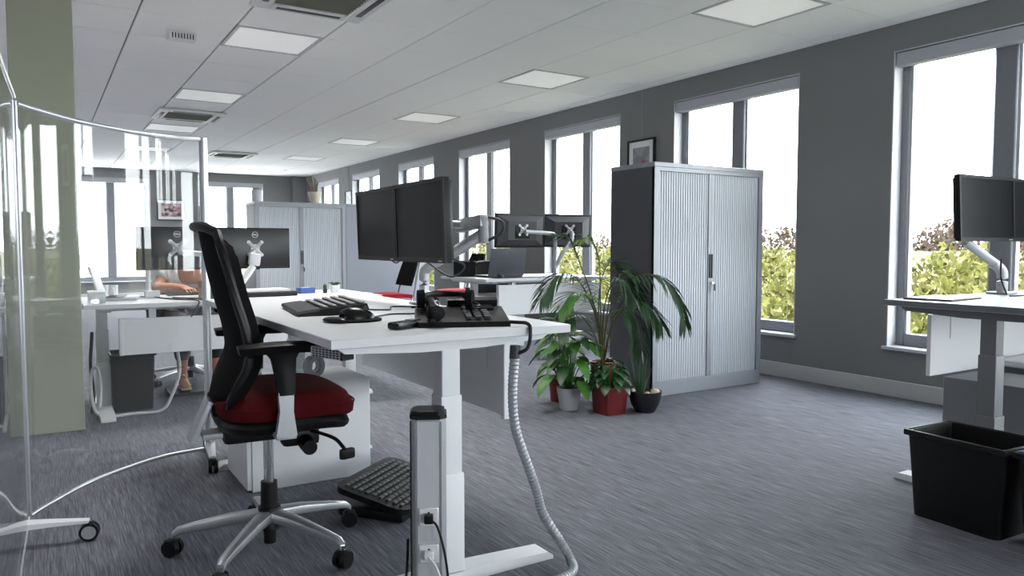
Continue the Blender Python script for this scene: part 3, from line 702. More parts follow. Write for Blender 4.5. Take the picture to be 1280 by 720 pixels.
# keyboard
t = thing('keyboard', 'black ergonomic keyboard with padded wrist rest on white desk', 'keyboard', (.915, 2.83, AZ), R(-8))
b = NB(); prism(b, [(-.125, .004), (-.12, .016), (-.045, .024), (.12, .040), (.128, .02), (.125, .0), (-.12, .0)], 1, -.215, .215); obj('keyboard_body', b, blackP, t)
b = NB(); prism(b, [(-.13, .008), (-.125, .018), (-.085, .0235), (-.05, .0262), (-.05, .018)], 1, -.217, .217); obj('wrist_rest', b, mat('wrist_pad', (.05, .05, .055), .6), t)
kk = NB()
for i in range(5):
    for j in range(19):
        if j in (14,): continue
        box(kk, (-.028 + i * .033, -.195 + j * .0216, .031 + i * .0032), (.019, .0150, .005), (0, R(-5.5), 0), .0015, 1)
o = obj('key', kk, mat('key_glare_grey', (.24, .24, .25), .3), t); o['kind'] = 'stuff'  # black keys coloured grey for the glare on their tops
# mouse pad and mouse
t = thing('mouse_pad', 'black gel mouse pad beside the keyboard on white desk', 'mouse pad', (.885, 2.40, AZ), R(-70))
b = NB(); lathe(b, [(.085, 0), (.088, .004), (.085, .007)], 28); pd = obj('pad', b, blackF, t)
b = NB(); sph(b, (0, -.085, .008), .045, (1.25, .6, .26)); obj('gel_rest', b, blackS, t)
t = thing('computer_mouse', 'black computer mouse standing on the gel pad', 'mouse', (.893, 2.41, AZ + .007), R(-100))
b = NB(); G = [[(.034 * math.sin(a) * s, .06 * y_, max(0, .038 * math.cos(a) * (1 - .25 * (y_ + .3) ** 2)) * s ** .6) for a in [R(-90 + 15 * i) for i in range(13)]] for y_, s in ((-1, .05), (-.94, .5), (-.75, .8), (-.4, 1), (0, 1.02), (.4, .95), (.75, .75), (.94, .45), (1, .05))]
sheet(b, G, None); obj('mouse_shell', b, blackS, t); P_('scroll_wheel', t, charc, cyl, (-.004, .032, .032), (.004, .032, .032), .009, None, 12)
# cables on desk
def cable(label, pts, r, m=blackP, cat='cable', group=None, k=6):
    b = NB(); tube(b, pts, r, 7, k); return tag(obj('cable', b, m), label, cat, group)
z = AZ + .004
cable('thin black keyboard cable looping across the white desk', [(1.04, 2.78, z), (1.13, 2.70, z), (1.2, 2.83, z), (1.31, 2.78, z), (1.335, 2.95, z)], .003)
cable('black mouse cable curling past the keyboard corner', [(.952, 2.43, z), (1.06, 2.52, z), (1.15, 2.5, z), (1.22, 2.64, z), (1.30, 2.66, z)], .003)
cable('thick black cable hanging from the desk edge by the phone', [(1.235, 2.05, z + .004), (1.262, 1.98, z + .006), (1.268, 1.94, z + .006), (1.268, 1.921, AZ - .006), (1.255, 1.915, AZ - .06), (1.225, 1.93, .70)], .006)
cable('black cable bundle beside the base of monitor arm', [(1.25, 2.76, z), (1.34, 2.66, z + .002), (1.30, 2.56, z + .01), (1.22, 2.62, z), (1.18, 2.48, z)], .004)
# corrugated cable snake
def snake(label, pts, r, m):
    t = thing('cable_sleeve', label, 'cable sleeve', (0, 0, 0)); P = smooth(pts, 24); b = NB(); n = len(P)
    tube(b, P, lambda u: r * (1 + .10 * math.sin(u * n * PI / 1.5)), 12, sm=False); obj('corrugated_hose', b, m, t); c2 = NB(); cyl(c2, P[0], P[0] + (P[0] - P[1]).normalized() * .04, r * 1.12, None, 12); obj('collar', c2, charc, t); return t
snakeM = mat('grey_hose', (.33, .34, .37), .4, .3)
snake('grey corrugated cable sleeve hanging from the phone desk to floor', [(1.222, 1.94, .685), (1.215, 1.94, .58), (1.228, 1.945, .47), (1.265, 1.94, .36), (1.295, 1.93, .27), (1.315, 1.92, .19), (1.375, 1.91, .09), (1.40, 1.89, .035), (1.37, 1.84, .018), (1.27, 1.82, .017), (1.12, 1.86, .017)], .0145, snakeM)
# power tower
t = thing('power_post', 'silver socket post with black cap standing before the desk leg', 'power post', (.925, 1.93, 0), R(-26))
def oct_(wx, wy, c): return [(wx, -wy + c), (wx, wy - c), (wx - c, wy), (-wx + c, wy), (-wx, wy - c), (-wx, -wy + c), (-wx + c, -wy), (wx - c, -wy)]
b = NB(); prism(b, oct_(.050, .050, .018), 2, 0, .545); obj('post_body', b, mat('anodised_silver', (.42, .43, .45), .38, .55), t)
b = NB(); prism(b, oct_(.052, .052, .019), 2, .545, .556); prism(b, oct_(.046, .046, .018), 2, .556, .566); obj('cap', b, blackP, t)
b = NB()
for x in (-.034, .034): bx(b, x - .0025, x + .0025, -.053, -.050, .01, .54)
obj('edge_rib', b, alu, t)
P_('face_strip', t, mat('face_grey', (.52, .54, .57), .45, .1), bx, -.031, .031, -.0515, -.049, .01, .54)
P_('side_groove', t, blackP, bx, -.0515, -.049, -.036, -.031, .01, .54)
for k, zz in enumerate((.27, .165, .06)):
    s = P_('socket_plate', t, whiteMet, bx, -.027, .027, -.056, -.051, zz - .026, zz + .026, .002, 1)
    h_ = NB()
    for x, z_ in ((0, .010), (-.010, -.008), (.010, -.008)): bx(h_, x - .003, x + .003, -.0568, -.0556, zz + z_ - .005, zz + z_ + .005)
    obj('socket_slot', h_, blackP, s)
Mt = Matrix.Translation((.925, 1.93, 0)) @ Matrix.Rotation(R(-26), 4, 'Z')
def L2(*p): return Mt @ Vector(p)
def plug(label, z_, m, pts):
    t2 = thing('plug_lead', label, 'cable', (0, 0, 0)); b = NB(); p = L2(.0, -.068, z_); box(b, p, (.026, .022, .026), R(-26), .005); obj('plug', b, m, t2)
    P_('lead', t2, m, tube, [L2(*q) for q in pts], .0035, 7, 6)
plug('black lead plugged into the top socket of the post', .27, blackP, [(.004, -.075, .27), (.025, -.085, .25), (.045, -.09, .17), (.055, -.085, .08), (.06, -.085, .02), (.09, -.09, .006)])
plug('white lead plugged into the middle socket of the post', .165, whiteMet, [(.0, -.078, .165), (.02, -.09, .14), (.045, -.10, .07), (.06, -.11, .01), (.10, -.14, .006)])
cable('black cable trailing up behind the socket post', [L2(-.06, .0, .19), L2(-.064, -.01, .10), L2(-.075, -.03, .05), L2(-.10, -.05, .006), L2(-.16, -.06, .005)], .004)
# control box under desk and tape on pedestal
t = thing('power_strip', 'silver and black power strip fixed under near desk corner', 'power strip', (.70, 2.10, AZ - .034), R(20))
t.scale = (.62, .55, .6)
P_('strip_body', t, silverP, bx, -.035, .035, -.12, .12, -.062, -.012, .003, 1); P_('end_cap', t, blackP, bx, -.036, .036, -.135, -.12, -.064, -.010, .003, 1)
b = NB()
for i in range(4):
    for j in range(8): bx(b, -.0365, -.034, -.11 + j * .028, -.092 + j * .028, -.058 + i * .011, -.051 + i * .011)
o = obj('perforation', b, blackP, t); o['kind'] = 'stuff'; P_('hanger', t, blackP, bx, -.01, .02, .03, .1, -.012, .0135)
t = thing('tape_roll', 'clear tape roll lying on the white drawer unit', 'tape roll', (1.03, 3.33, .44), R(25))
b = NB(); n = 24
for rr, r1 in ((.028, .048),):
    ring = [[(rr, 0), (r1, 0), (r1, .04), (rr, .04)]]
    V = [[b.verts.new((q * math.cos(2 * PI * i / n), z_ - .02, q * math.sin(2 * PI * i / n) + .048)) for q, z_ in ring[0]] for i in range(n)]
    for i in range(n):
        for j in range(4): b.faces.new((V[i][j], V[(i + 1) % n][j], V[(i + 1) % n][(j + 1) % 4], V[i][(j + 1) % 4]))
obj('tape', b, greyPl, t); P_('core', t, whiteMet, tube, [(.026 * math.cos(a), 0, .026 * math.sin(a) + .048) for a in [2 * PI * i / 20 for i in range(21)]], .003, 6, 1)

# ================================================================== DESK OF THE SEATED PERSON
BZ = .69
for k, (xc, lab) in enumerate(((.766, 'black monitor back with silver logo, in front of the seated person'), (1.262, 'black monitor back with silver logo, held by the slanted white arm'))):
    monitor(lab, (xc, 5.40, 1.012), (0, 0, PI + (.03 if k else -.02)), .487, .282, logo='DELL')
am = thing('monitor_stand', 'thin silver monitor arm with star plate behind the seated person desk screen', 'monitor stand', (.60, 5.50, BZ))
P_('base_plate', am, alu2, bx, -.05, .05, -.04, .06, 0, .012, .003); P_('post', am, alu2, cyl, (0, 0, .01), (0, 0, .20), .014, None, 12)
P_('clamp', am, alu2, bx, -.03, .06, -.08, -.03, .0, .045, .004)
vesa(am, Vector((.166, -.128, .325)), 0)
P_('upper_arm', am, alu2, tube, [(.17, -.14, .30), (.30, -.165, .285), (.42, -.15, .275)], .019, 10, 5)
P_('lower_arm', am, alu2, tube, [(.42, -.13, .275), (.44, .02, .24), (.25, .05, .20), (.0, .0, .19)], .014, 10, 6)
am = thing('monitor_stand', 'white slanted monitor arm rising from desk to the logo screen', 'monitor stand', (1.11, 5.28, BZ))
P_('base_plate', am, whiteMet, bx, -.05, .05, -.05, .05, 0, .014, .003); P_('post', am, whiteMet, cyl, (0, 0, .01), (0, 0, .06), .022, None, 14)
P_('lower_arm', am, whiteMet, tube, [(0, 0, .05), (.06, .01, .12), (.12, .02, .20)], .024, 12, 5); P_('elbow', am, whiteMet, box, (.135, .045, .245), (.075, .06, .085), (0, R(8), 0), .014)
vesa(am, Vector((.152, .092, .32)), 0); P_('head_joint', am, blackP, box, (.15, .07, .20), (.05, .03, .05), None, .006)
# things on that desk
t = thing('laptop', 'closed black laptop with papers, lying on the person’s desk by blue box', 'laptop', (1.29, 5.22, BZ), R(3))
P_('laptop_base', t, blackP, box, (0, 0, .012), (.36, .24, .022), None, .005); P_('laptop_lid', t, charc, box, (0, 0, .0285), (.36, .24, .010), None, .003)
tag(P_('paper_stack', None, paperM, box, (1.28, 5.23, BZ + .0405), (.30, .20, .014), R(5)), 'white papers lying on the closed black laptop', 'papers')
t = thing('tissue_box', 'small blue cardboard box beside the closed laptop', 'box', (1.60, 5.34, BZ), R(8)); P_('carton', t, blueM, box, (0, 0, .02), (.11, .08, .04), None, .002); P_('lid_flap', t, paperM, box, (.0, .0, .041), (.06, .03, .003))
t = thing('succulent_pot', 'dark succulent in square white pot on the person’s desk', 'potted plant', (1.80, 5.30, BZ))
b = NB(); lathe(b, [(.026, 0), (.034, .055), (.030, .055), (.029, .046)], 16, sq=5); obj('pot', b, whiteMet, t)
for i in range(16):
    a = i * 2.4; u = .012 + .0015 * i; lf = NB(); tube(lf, [(0, 0, .05), (u * math.cos(a), u * math.sin(a), .068), (u * 1.5 * math.cos(a), u * 1.5 * math.sin(a), .082 - .0008 * i)], lambda q: .0075 * (1.1 - q), 6, 3); obj('leaf', lf, leafD, t)
t = thing('cactus_pot', 'tiny cactus in black pot beside the white succulent pot', 'potted plant', (1.722, 5.28, BZ))
b = NB(); lathe(b, [(.014, 0), (.018, .03), (.015, .03), (.014, .026)], 14); obj('pot', b, blackPot, t); b = NB(); sph(b, (0, 0, .045), .014, (1, 1, 1.6)); obj('cactus_body', b, leafD, t)
tag(P_('paper_sheet', None, paperM, box, (1.84, 5.10, BZ + .003), (.26, .18, .006), R(10)), 'loose white paper sheets on the desk before the succulent', 'papers')
t = thing('pen_pot', 'clear pot of red pencils beside the slanted arm', 'pen pot', (1.04, 5.18, BZ)); b = NB(); lathe(b, [(.03, 0), (.034, .075), (.031, .075), (.028, .006)], 18); obj('pot', b, greyPl, t)
for i in range(6):
    a = i * 1.05; P_('pencil', t, redB, cyl, (.010 * math.cos(a), .010 * math.sin(a), .008), (.03 * math.cos(a), .03 * math.sin(a), .15 + .01 * (i % 3)), .0035, None, 6)
t = thing('card_box', 'brown cardboard file box on the desk behind chair back', 'box', (.90, 5.02, BZ), R(4)); P_('box_body', t, woodM, bx, -.06, .06, -.05, .05, 0, .12, .002, 1); P_('label_sheet', t, leafD, bx, -.01, .058, -.0515, -.05, .005, .10)
t = thing('water_bottle', 'clear blue plastic water bottle near the slanted arm', 'bottle', (1.17, 5.44, BZ)); b = NB(); lathe(b, [(.03, 0), (.032, .02), (.032, .11), (.012, .15), (.012, .165)], 18); obj('bottle_body', b, mat('bottle_plastic', (.55, .65, .85), .15, trans=.7), t); P_('cap', t, blueM, cyl, (0, 0, .163), (0, 0, .18), .014, None, 12)
t = thing('laptop', 'open white laptop seen edge-on near the pillar end of desk', 'laptop', (.42, 5.34, BZ), R(80))
P_('laptop_base', t, silverP, box, (0, 0, .010), (.30, .21, .018), None, .004); P_('laptop_lid', t, whiteMet, box, (0, .125, .115), (.30, .010, .20), (R(-16), 0, 0), .003); P_('keys', t, blackP, box, (0, .02, .020), (.26, .10, .003))
for i, (x, y, r_, h__) in enumerate(((.34, 5.56, .032, .085), (.40, 5.60, .030, .08))):
    t = thing('mug', ('tall white mug behind the open laptop', 'short white mug tucked beside the tall mug')[i], 'mug', (x, y, BZ)); b = NB(); lathe(b, [(r_ * .85, 0), (r_, h__), (r_ * .9, h__), (r_ * .78, .006)], 18); obj('cup', b, whiteMet, t); P_('handle', t, whiteMet, tube, [(0, -r_ * .9, h__ * .8), (0, -r_ * 1.7, h__ * .65), (0, -r_ * 1.6, h__ * .35), (0, -r_ * .9, h__ * .2)], .005, 6)
t = thing('storage_tub', 'clear plastic tub with white lid on the desk corner', 'tub', (.275, 5.08, BZ)); P_('tub_body', t, mat('clear_plastic', (.75, .8, .85), .15, trans=.6), box, (0, 0, .03), (.09, .11, .06), None, .006); P_('lid', t, whiteMet, box, (0, 0, .066), (.095, .115, .012), None, .004)
t = thing('keyboard', 'slim black keyboard in front of the seated person', 'keyboard', (.92, 5.585, BZ), 0); P_('keyboard_body', t, blackP, box, (0, 0, .008), (.40, .13, .014), None, .004); o = NB()
for i in range(15):
    for j in range(4): box(o, (-.175 + i * .025, -.04 + j * .027, .0165), (.02, .021, .004))
o = obj('key', o, charc, t); o['kind'] = 'stuff'
for i, pts in enumerate(([(.62, 5.46, BZ + .004), (.68, 5.2, BZ + .004), (.74, 5.08, BZ + .004), (.80, 4.95, BZ + .006), (.81, 4.885, BZ - .01), (.76, 4.87, BZ - .09)], [(1.0, 5.3, BZ + .004), (.86, 5.12, BZ + .004), (.78, 5.2, BZ + .004), (.72, 5.3, BZ + .004)], [(.95, 5.25, BZ + .004), (.90, 5.16, BZ + .004), (.98, 4.94, BZ + .005)])):
    cable(('black cable dropping off the seated person’s desk edge', 'black cable looping between the two slim monitor arms', 'short black cable beside the brown file box')[i], pts, .004)
snake('pale corrugated cable hose trailing from the panel around the waste bin', [(.70, 5.02, .40), (.71, 5.02, .25), (.66, 5.02, .10), (.60, 5.02, .02), (.45, 5.03, .016), (.30, 5.03, .016), (.25, 5.10, .05), (.235, 5.15, .16), (.245, 5.19, .27), (.27, 5.17, .29), (.285, 5.13, .2), (.275, 5.10, .06)], .0095, mat('pale_hose', (.55, .56, .58), .45))
cable('bundle of black cables hanging by the pillar', [(.255, 5.28, .5), (.24, 5.24, .3), (.25, 5.2, .12), (.235, 5.16, .02)], .010)

# ------------------------------------------------------------------ person
task_chair('black task chair under the seated person', (.95, 6.16, 0), R(-90)).scale = (1, 1, .78)
def skinned(name, V, E_, rad, m, parent, root=0, sub=2):
    me = bpy.data.meshes.new(name); me.from_pydata(V, E_, []); o = bpy.data.objects.new(name, me); C.objects.link(o); o.parent = parent
    sk = o.modifiers.new('skin', 'SKIN'); sk.use_smooth_shade = True
    for i, d in enumerate(me.skin_vertices[0].data):
        r_ = rad[i]; d.radius = r_ if isinstance(r_, tuple) else (r_, r_); d.use_root = (i == root)
    su = o.modifiers.new('sub', 'SUBSURF'); su.levels = sub; su.render_levels = sub; me.materials.append(m); return o
px = .94
person = thing('person', 'seated person in white lace top typing behind the logo monitors', 'person', (px, 6.12, 0))
V = []; E_ = []; RD = []
def nd(p, r_, par=None):
    V.append(p); RD.append(r_); i = len(V) - 1
    if par is not None: E_.append((par, i))
    return i
pel = nd((0, .02, .47), (.15, .11)); ab = nd((0, 0, .60), (.125, .09), pel); ch = nd((0, -.07, .74), (.14, .095), ab); ub = nd((0, -.11, .83), (.11, .07), ch)
nk = nd((0, -.15, .895), .048, ub); hd0 = nd((0, -.19, .945), .062, nk); hd1 = nd((0, -.215, 1.01), .082, hd0); hd2 = nd((0, -.20, 1.07), .066, hd1)
def hand(wi, w, d, side):      # w wrist, d finger direction
    d = Vector(d).normalized(); s = Vector((-d.y, d.x, 0)) * side; w = Vector(w)
    pm = nd(tuple(w + d * .045), (.030, .014), wi); kn = nd(tuple(w + d * .08), (.034, .012), pm)
    for k, (o_, ln) in enumerate(((-.027, .058), (-.009, .070), (.009, .066), (.027, .050))):
        a = nd(tuple(w + d * .09 + s * o_), .0088, kn); c = nd(tuple(w + d * (.09 + ln * .55) + s * o_ * 1.15 + Vector((0, 0, .006))), .008, a); nd(tuple(w + d * (.09 + ln) + s * o_ * 1.15 + Vector((0, 0, -.010))), .0068, c)
    a = nd(tuple(w + d * .04 + s * .036), .011, pm); nd(tuple(w + d * .078 + s * .05 + Vector((0, 0, -.008))), .008, a)
for s in (-1, 1):
    sh = nd((s * .165, -.10, .815), .058, ub); up = nd((s * .215, -.13, .73), .047, sh); el = nd((s * .245, -.19, .735 if False else .72), .041, up)
    fm = nd((s * .17, -.33, .735), .036, el); wr = nd((s * .10, -.43, .735), .024, fm); hand(wr, (s * .10, -.43, .735), (-s * .25, -1, -.12), -s)
    hp = nd((s * .095, -.02, .455), (.095, .085), pel); th = nd((s * .105, -.22, .47), .078, hp); kn = nd((s * .11, -.40, .475), .058, th); cf = nd((s * .11, -.40, .30), .050, kn); an = nd((s * .11, -.38, .12), .032, cf)
    he = nd((s * .11, -.36, .075), .034, an); nd((s * .11, -.45, .07), .032, he); nd((s * .112, -.53, .055), (.034, .016), len(V) - 1)
body = skinned('body', V, E_, RD, skinM, person)
# clothing
V, E_, RD = [], [], []
a = nd((0, .02, .45), (.168, .128)); c = nd((0, 0, .60), (.142, .108), a); d = nd((0, -.07, .74), (.155, .112), c); e = nd((0, -.11, .825), (.122, .082), d); nd((0, -.135, .86), (.07, .06), e)
for s in (-1, 1): q = nd((s * .165, -.10, .815), .070, e); nd((s * .195, -.115, .765), .063, q)
skinned('lace_top', V, E_, RD, laceM, person)
V, E_, RD = [], [], []
a = nd((0, .03, .46), (.165, .12))
for s in (-1, 1): q = nd((s * .095, -.02, .455), (.105, .098), a); q = nd((s * .105, -.22, .47), .09, q); q = nd((s * .11, -.405, .47), .072, q); q = nd((s * .11, -.40, .30), .062, q); nd((s * .11, -.385, .20), .056, q)
skinned('trousers', V, E_, RD, trouserM, person)
hb = NB(); sph(hb, (0, -.185, 1.045), .088, (.95, 1.0, .95), 20, 14); sph(hb, (0, -.13, .99), .075, (1.1, .8, 1.35), 16, 12)
bmesh.ops.delete(hb, geom=[v for v in hb.verts if v.co.y < -.245 and v.co.z < 1.065], context='VERTS'); obj('hair', hb, hairM, person)
for s in (-1, 1):
    P_('eye', person, whiteMet, sph, (s * .03, -.285, 1.012), .011); P_('ear', person, skinM, sph, (s * .082, -.205, 1.0), .02, (.4, .8, 1.3))
    sn = NB(); bx(sn, s * .11 - .036, s * .11 + .036, -.56, -.335, .030, .046, .006); tube(sn, [(s * .11 - .036, -.47, .045), (s * .11, -.48, .092), (s * .11 + .036, -.47, .045)], .009, 8, 5); tube(sn, [(s * .11 - .034, -.37, .06), (s * .11, -.405, .118), (s * .11 + .034, -.37, .06)], .008, 8, 5); obj('sandal', sn, goldM, person)
P_('nose', person, skinM, sph, (0, -.298, .99), .014, (.8, 1, 1.4)); P_('mouth', person, redB, sph, (0, -.285, .958), .016, (1.3, .4, .35))
t = thing('footrest', 'low black footrest under the seated person’s sandals', 'footrest', (px, 5.665, 0)); b = NB(); prism(b, [(-.13, 0), (.13, 0), (.13, .03), (-.13, .022)], 0, -.22, .22); obj('platform', b, blackP, t); P_('edge_strip', t, charc, bx, -.22, .22, -.136, -.13, .002, .022)

# ================================================================== DESK BEHIND THE PALM
CZD = .72
monitor('angular black monitor back next to the window pier, laptop below it', (3.955, 6.18, 1.175), (R(-3), 0, PI + .03), .57, .33, back='angular')
monitor('angular black monitor back partly behind the palm fronds', (4.53, 6.20, 1.18), (R(-3), 0, PI - .12), .55, .33, back='angular')
am = thing('monitor_stand', 'silver twin monitor arm with star plates behind the palm', 'monitor stand', (4.33, 6.12, CZD))
P_('base_plate', am, alu2, bx, -.05, .05, -.05, .05, 0, .014, .003); P_('post', am, alu2, cyl, (0, 0, .01), (0, 0, .10), .02, None, 14)
vesa(am, Vector((-.375, .002, .46)), .03); vesa(am, Vector((.195, .018, .465)), -.12)
P_('support_arm', am, alu2, tube, [(-.01, 0, .09), (-.02, -.03, .30), (-.035, -.04, .405), (-.10, -.045, .43), (-.37, -.03, .445)], .019, 10, 6)
P_('support_arm', am, alu2, tube, [(.01, 0, .09), (.06, -.03, .22), (.17, -.035, .35), (.19, -.02, .45)], .021, 10, 6)
t = thing('laptop', 'open dark grey laptop on stand under the angular monitors', 'laptop', (3.83, 6.36, CZD), PI)
P_('laptop_base', t, charc, box, (0, -.02, .012), (.40, .26, .02), None, .004); P_('laptop_lid', t, mat('laptop_grey', (.10, .105, .125), .4, .2), box, (0, .155, .15), (.40, .012, .275), (R(-14), 0, 0), .006)
t = thing('desk_mat', 'thin black desk mat under the dark grey laptop', 'desk mat', (3.95, 6.15, CZD)); P_('mat_sheet', t, blackF, box, (0, -.02, .002), (.62, .12, .004), None, .001); P_('mat_edge', t, charc, bx, -.31, .31, -.083, -.08, 0, .005)
t = thing('computer_mouse', 'small black mouse on the mat by the grey laptop', 'mouse', (3.70, 6.13, CZD + .004)); b = NB(); sph(b, (0, 0, .012), .05, (.62, 1.0, .5)); bmesh.ops.delete(b, geom=[v for v in b.verts if v.co.z < 0], context='VERTS'); obj('mouse_shell', b, charc, t); P_('scroll_wheel', t, blackP, cyl, (-.004, .03, .033), (.004, .03, .033), .008, None, 10)
t = thing('desk_phone', 'black angled desk phone on the window end desk corner', 'phone', (3.62, 6.68, CZD), R(150)); b = NB(); prism(b, [(-.10, 0), (.10, 0), (.12, .15), (.09, .16), (-.09, .03)], 0, -.11, .11); obj('phone_body', b, blackP, t); P_('handset', t, blackS, tube, [(-.07, -.06, .055), (-.07, .02, .11), (-.07, .10, .165)], .018, 8)
for i, ((x, y, rz), lab) in enumerate((((3.43, 8.2, PI), 'chrome legged chair with bright red seat beside blank cabinet back'), ((4.5, 8.5, PI), 'chrome legged chair with bright red seat beside the window wall'))):
    t = thing('visitor_chair', lab, 'chair', (x, y, 0), rz)
    b = NB(); sheet(b, [[(-.22 + .44 * i_ / 8, -.22 + .44 * j / 8, .475 - .012 * (abs(i_ - 4) / 4) ** 3) for j in range(9)] for i_ in range(9)], .045); obj('seat', b, redB, t)
    b = NB(); sheet(b, [[(-.20 - .12 * u, .21 * v * (1 - .25 * u ** 3), .56 + .36 * u) for v in (-1, -.8, -.4, 0, .4, .8, 1)] for u in (0, .2, .4, .6, .8, 1)], .025); obj('backrest', b, blackF, t)
    for s in (-1, 1):
        P_('sled_leg', t, chrome, tube, [(-.30, s * .2, .84), (-.22, s * .22, .48), (-.10, s * .23, .02), (.0, s * .23, .012), (.20, s * .23, .012), (.23, s * .23, .05), (.15, s * .21, .44)], .011, 8, 5)
tag(obj('floor_weight', (lambda b_: (lathe(b_, [(.075, 0), (.085, .02), (.075, .07), (.04, .10), (.01, .105)], 20), b_)[1])(NB()), greyPl, loc=(3.88, 5.62, 0)), 'small grey domed floor weight on the carpet behind leafy plant', 'weight')

# ================================================================== WINDOW DESK TOP
DZ = .795
for k, (xc, yc, lab) in enumerate(((3.835, 1.865, 'dark monitor on the window desk beside the mullion'), (4.315, 1.86, 'dark monitor on the window desk, further from the pier'))):
    monitor(lab, (xc, yc, 1.205), (R(-3), 0, R(-2)), .475, .31)
am = thing('monitor_stand', 'bent grey monitor arm standing on the window desk', 'monitor stand', (3.94, 1.83, DZ))
armG = mat('arm_grey', (.42, .43, .46), .4, .3)
P_('base_plate', am, armG, bx, -.05, .05, -.05, .05, 0, .012, .003); P_('post', am, armG, tube, [(0, 0, .01), (0, .0, .09), (-.01, .005, .12), (-.05, .02, .15)], .024, 12, 5)
P_('lower_arm', am, armG, tube, [(-.03, .01, .14), (-.12, .045, .20), (-.21, .07, .255)], .021, 12, 5); P_('upper_arm', am, armG, tube, [(-.21, .07, .25), (-.215, .085, .34), (-.10, .085, .40), (.30, .085, .41)], .018, 10, 5)
for x_ in (-.10, .37): P_('monitor_mount', am, armG, cyl, (x_, .09, .41), (x_, .055, .41), .03, None, 12)
P_('cable', am, blackP, tube, [(-.22, .07, .27), (-.26, .07, .30), (-.27, .08, .36), (-.22, .09, .36)], .004, 6); P_('cable', am, blackP, tube, [(-.06, -.02, .17), (-.075, -.03, .08), (-.06, -.05, .004)], .004, 6)
t = thing('tablet', 'thin black edged tablet lying on the window desk end', 'tablet', (3.36, 1.80, DZ), R(5)); P_('tablet_body', t, charc, box, (0, 0, .004), (.30, .2, .008), None, .003); P_('screen', t, screenM, box, (0, 0, .0085), (.28, .18, .001))
cable('black cable looping over the window desk before the arm', [(3.78, 1.72, DZ + .004), (3.95, 1.70, DZ + .004), (4.10, 1.76, DZ + .004), (4.2, 1.7, DZ + .01), (4.35, 1.72, DZ + .004)], .004)
cable('second black cable crossing the window desk by monitors', [(3.80, 1.66, DZ + .004), (4.0, 1.63, DZ + .004), (4.15, 1.70, DZ + .012), (4.4, 1.62, DZ + .004)], .004)
t = thing('computer_mouse', 'black mouse lying near the cables on the window desk', 'mouse', (4.17, 1.56, DZ)); b = NB(); sph(b, (0, 0, .012), .05, (.62, 1.0, .5)); bmesh.ops.delete(b, geom=[v for v in b.verts if v.co.z < 0], context='VERTS'); obj('mouse_shell', b, charc, t); P_('scroll_wheel', t, blackP, cyl, (-.004, .03, .033), (.004, .03, .033), .008, None, 10)

# ================================================================== PLANTS
RV = Vector((.848, -.53, 0)); FV = Vector((.53, .848, 0))
def strap_leaf(b, p0, d, ln, wd, droop, up=Vector((0, 0, 1)), seg=5, fold=.15, shape=lambda u: math.sin(PI * min(1, u * .9 + .1)) ** .8):
    d = d.normalized(); s = d.cross(up)
    if s.length < .01: s = Vector((1, 0, 0))
    s.normalize(); nrm = s.cross(d); rows = []; p = Vector(p0); dd = d.copy()
    for i in range(seg + 1):
        u = i / seg; w_ = wd * max(.04, shape(u)) * .5; n_ = s.cross(dd).normalized()
        rows.append((b.verts.new(p - s * w_ + n_ * w_ * fold), b.verts.new(p), b.verts.new(p + s * w_ + n_ * w_ * fold)))
        dd = (dd + Vector((0, 0, -droop / seg))).normalized(); p = p + dd * ln / seg
    for A, B_ in zip(rows, rows[1:]): b.faces.new((A[0], A[1], B_[1], B_[0])); b.faces.new((A[1], A[2], B_[2], B_[1]))
palm = thing('potted_palm', 'arching dark green palm in red pot beside the silver cabinet', 'potted plant', (3.09, 3.82, 0))
b = NB(); lathe(b, [(.068, 0), (.082, .25), (.085, .28), (.078, .28), (.074, .25)], 28); obj('pot', b, redPot, palm); P_('soil', palm, soilM, cyl, (0, 0, .24), (0, 0, .262), .073, None, 20)
def frond(parent, pts, m, nl=30, ll=.185, start=.36, droop=.9):
    W_ = [RV * ((x - 772) * .00503) + FV * d + Vector((0, 0, 1.03 - (y - 307) * .00503)) for x, y, d in pts]; W_[0] = Vector((W_[0].x * .3, W_[0].y * .3, .255))
    P = smooth(W_, 8); n = len(P); b = NB(); tube(b, P, lambda u: .006 * (1.15 - u), 6, sm=False); st = obj('frond_stem', b, stemM, parent)
    b = NB()
    for i in range(nl):
        u = start + (1 - start) * i / (nl - 1); k = min(n - 2, int(u * (n - 1))); p = P[k].lerp(P[k + 1], u * (n - 1) - k); d = (P[k + 1] - P[k]).normalized()
        s = d.cross(Vector((0, 0, 1)));
        if s.length < .05: s = RV.copy()
        s.normalize(); v = (u - start) / (1 - start); L_ = ll * (.55 + .9 * math.sin(PI * (.12 + .80 * v))) * rnd.uniform(.88, 1.1)
        for sg in (-1, 1): strap_leaf(b, p, s * sg * 1.0 + d * (.40 + .55 * v) + Vector((0, 0, .18)), L_, .0120, droop * rnd.uniform(.55, 1.25), seg=4, fold=.3)
    strap_leaf(b, P[-1], (P[-1] - P[-2]), ll * .6, .014, .5, seg=3)
    obj('leaflets', b, m, st, flat=True, norm=False); return st
frond(palm, [(772, 460, 0), (777, 400, -.02), (800, 352, -.08), (835, 345, -.14), (860, 372, -.18), (868, 402, -.2)], leafD)
frond(palm, [(772, 460, 0), (784, 400, -.05), (803, 368, -.12), (825, 384, -.18), (838, 405, -.22)], leafD, 28, .165)
frond(palm, [(771, 460, 0), (760, 395, -.05), (735, 348, -.12), (710, 345, -.16), (690, 372, -.20)], leafD)
frond(palm, [(771, 460, 0), (769, 385, .05), (768, 330, .08), (757, 300, .08), (742, 300, .06)], leafL, 26, .12)
frond(palm, [(771, 460, 0), (760, 385, .0), (740, 325, .03), (728, 298, .04), (712, 292, .05)], leafD, 22, .11, .45)
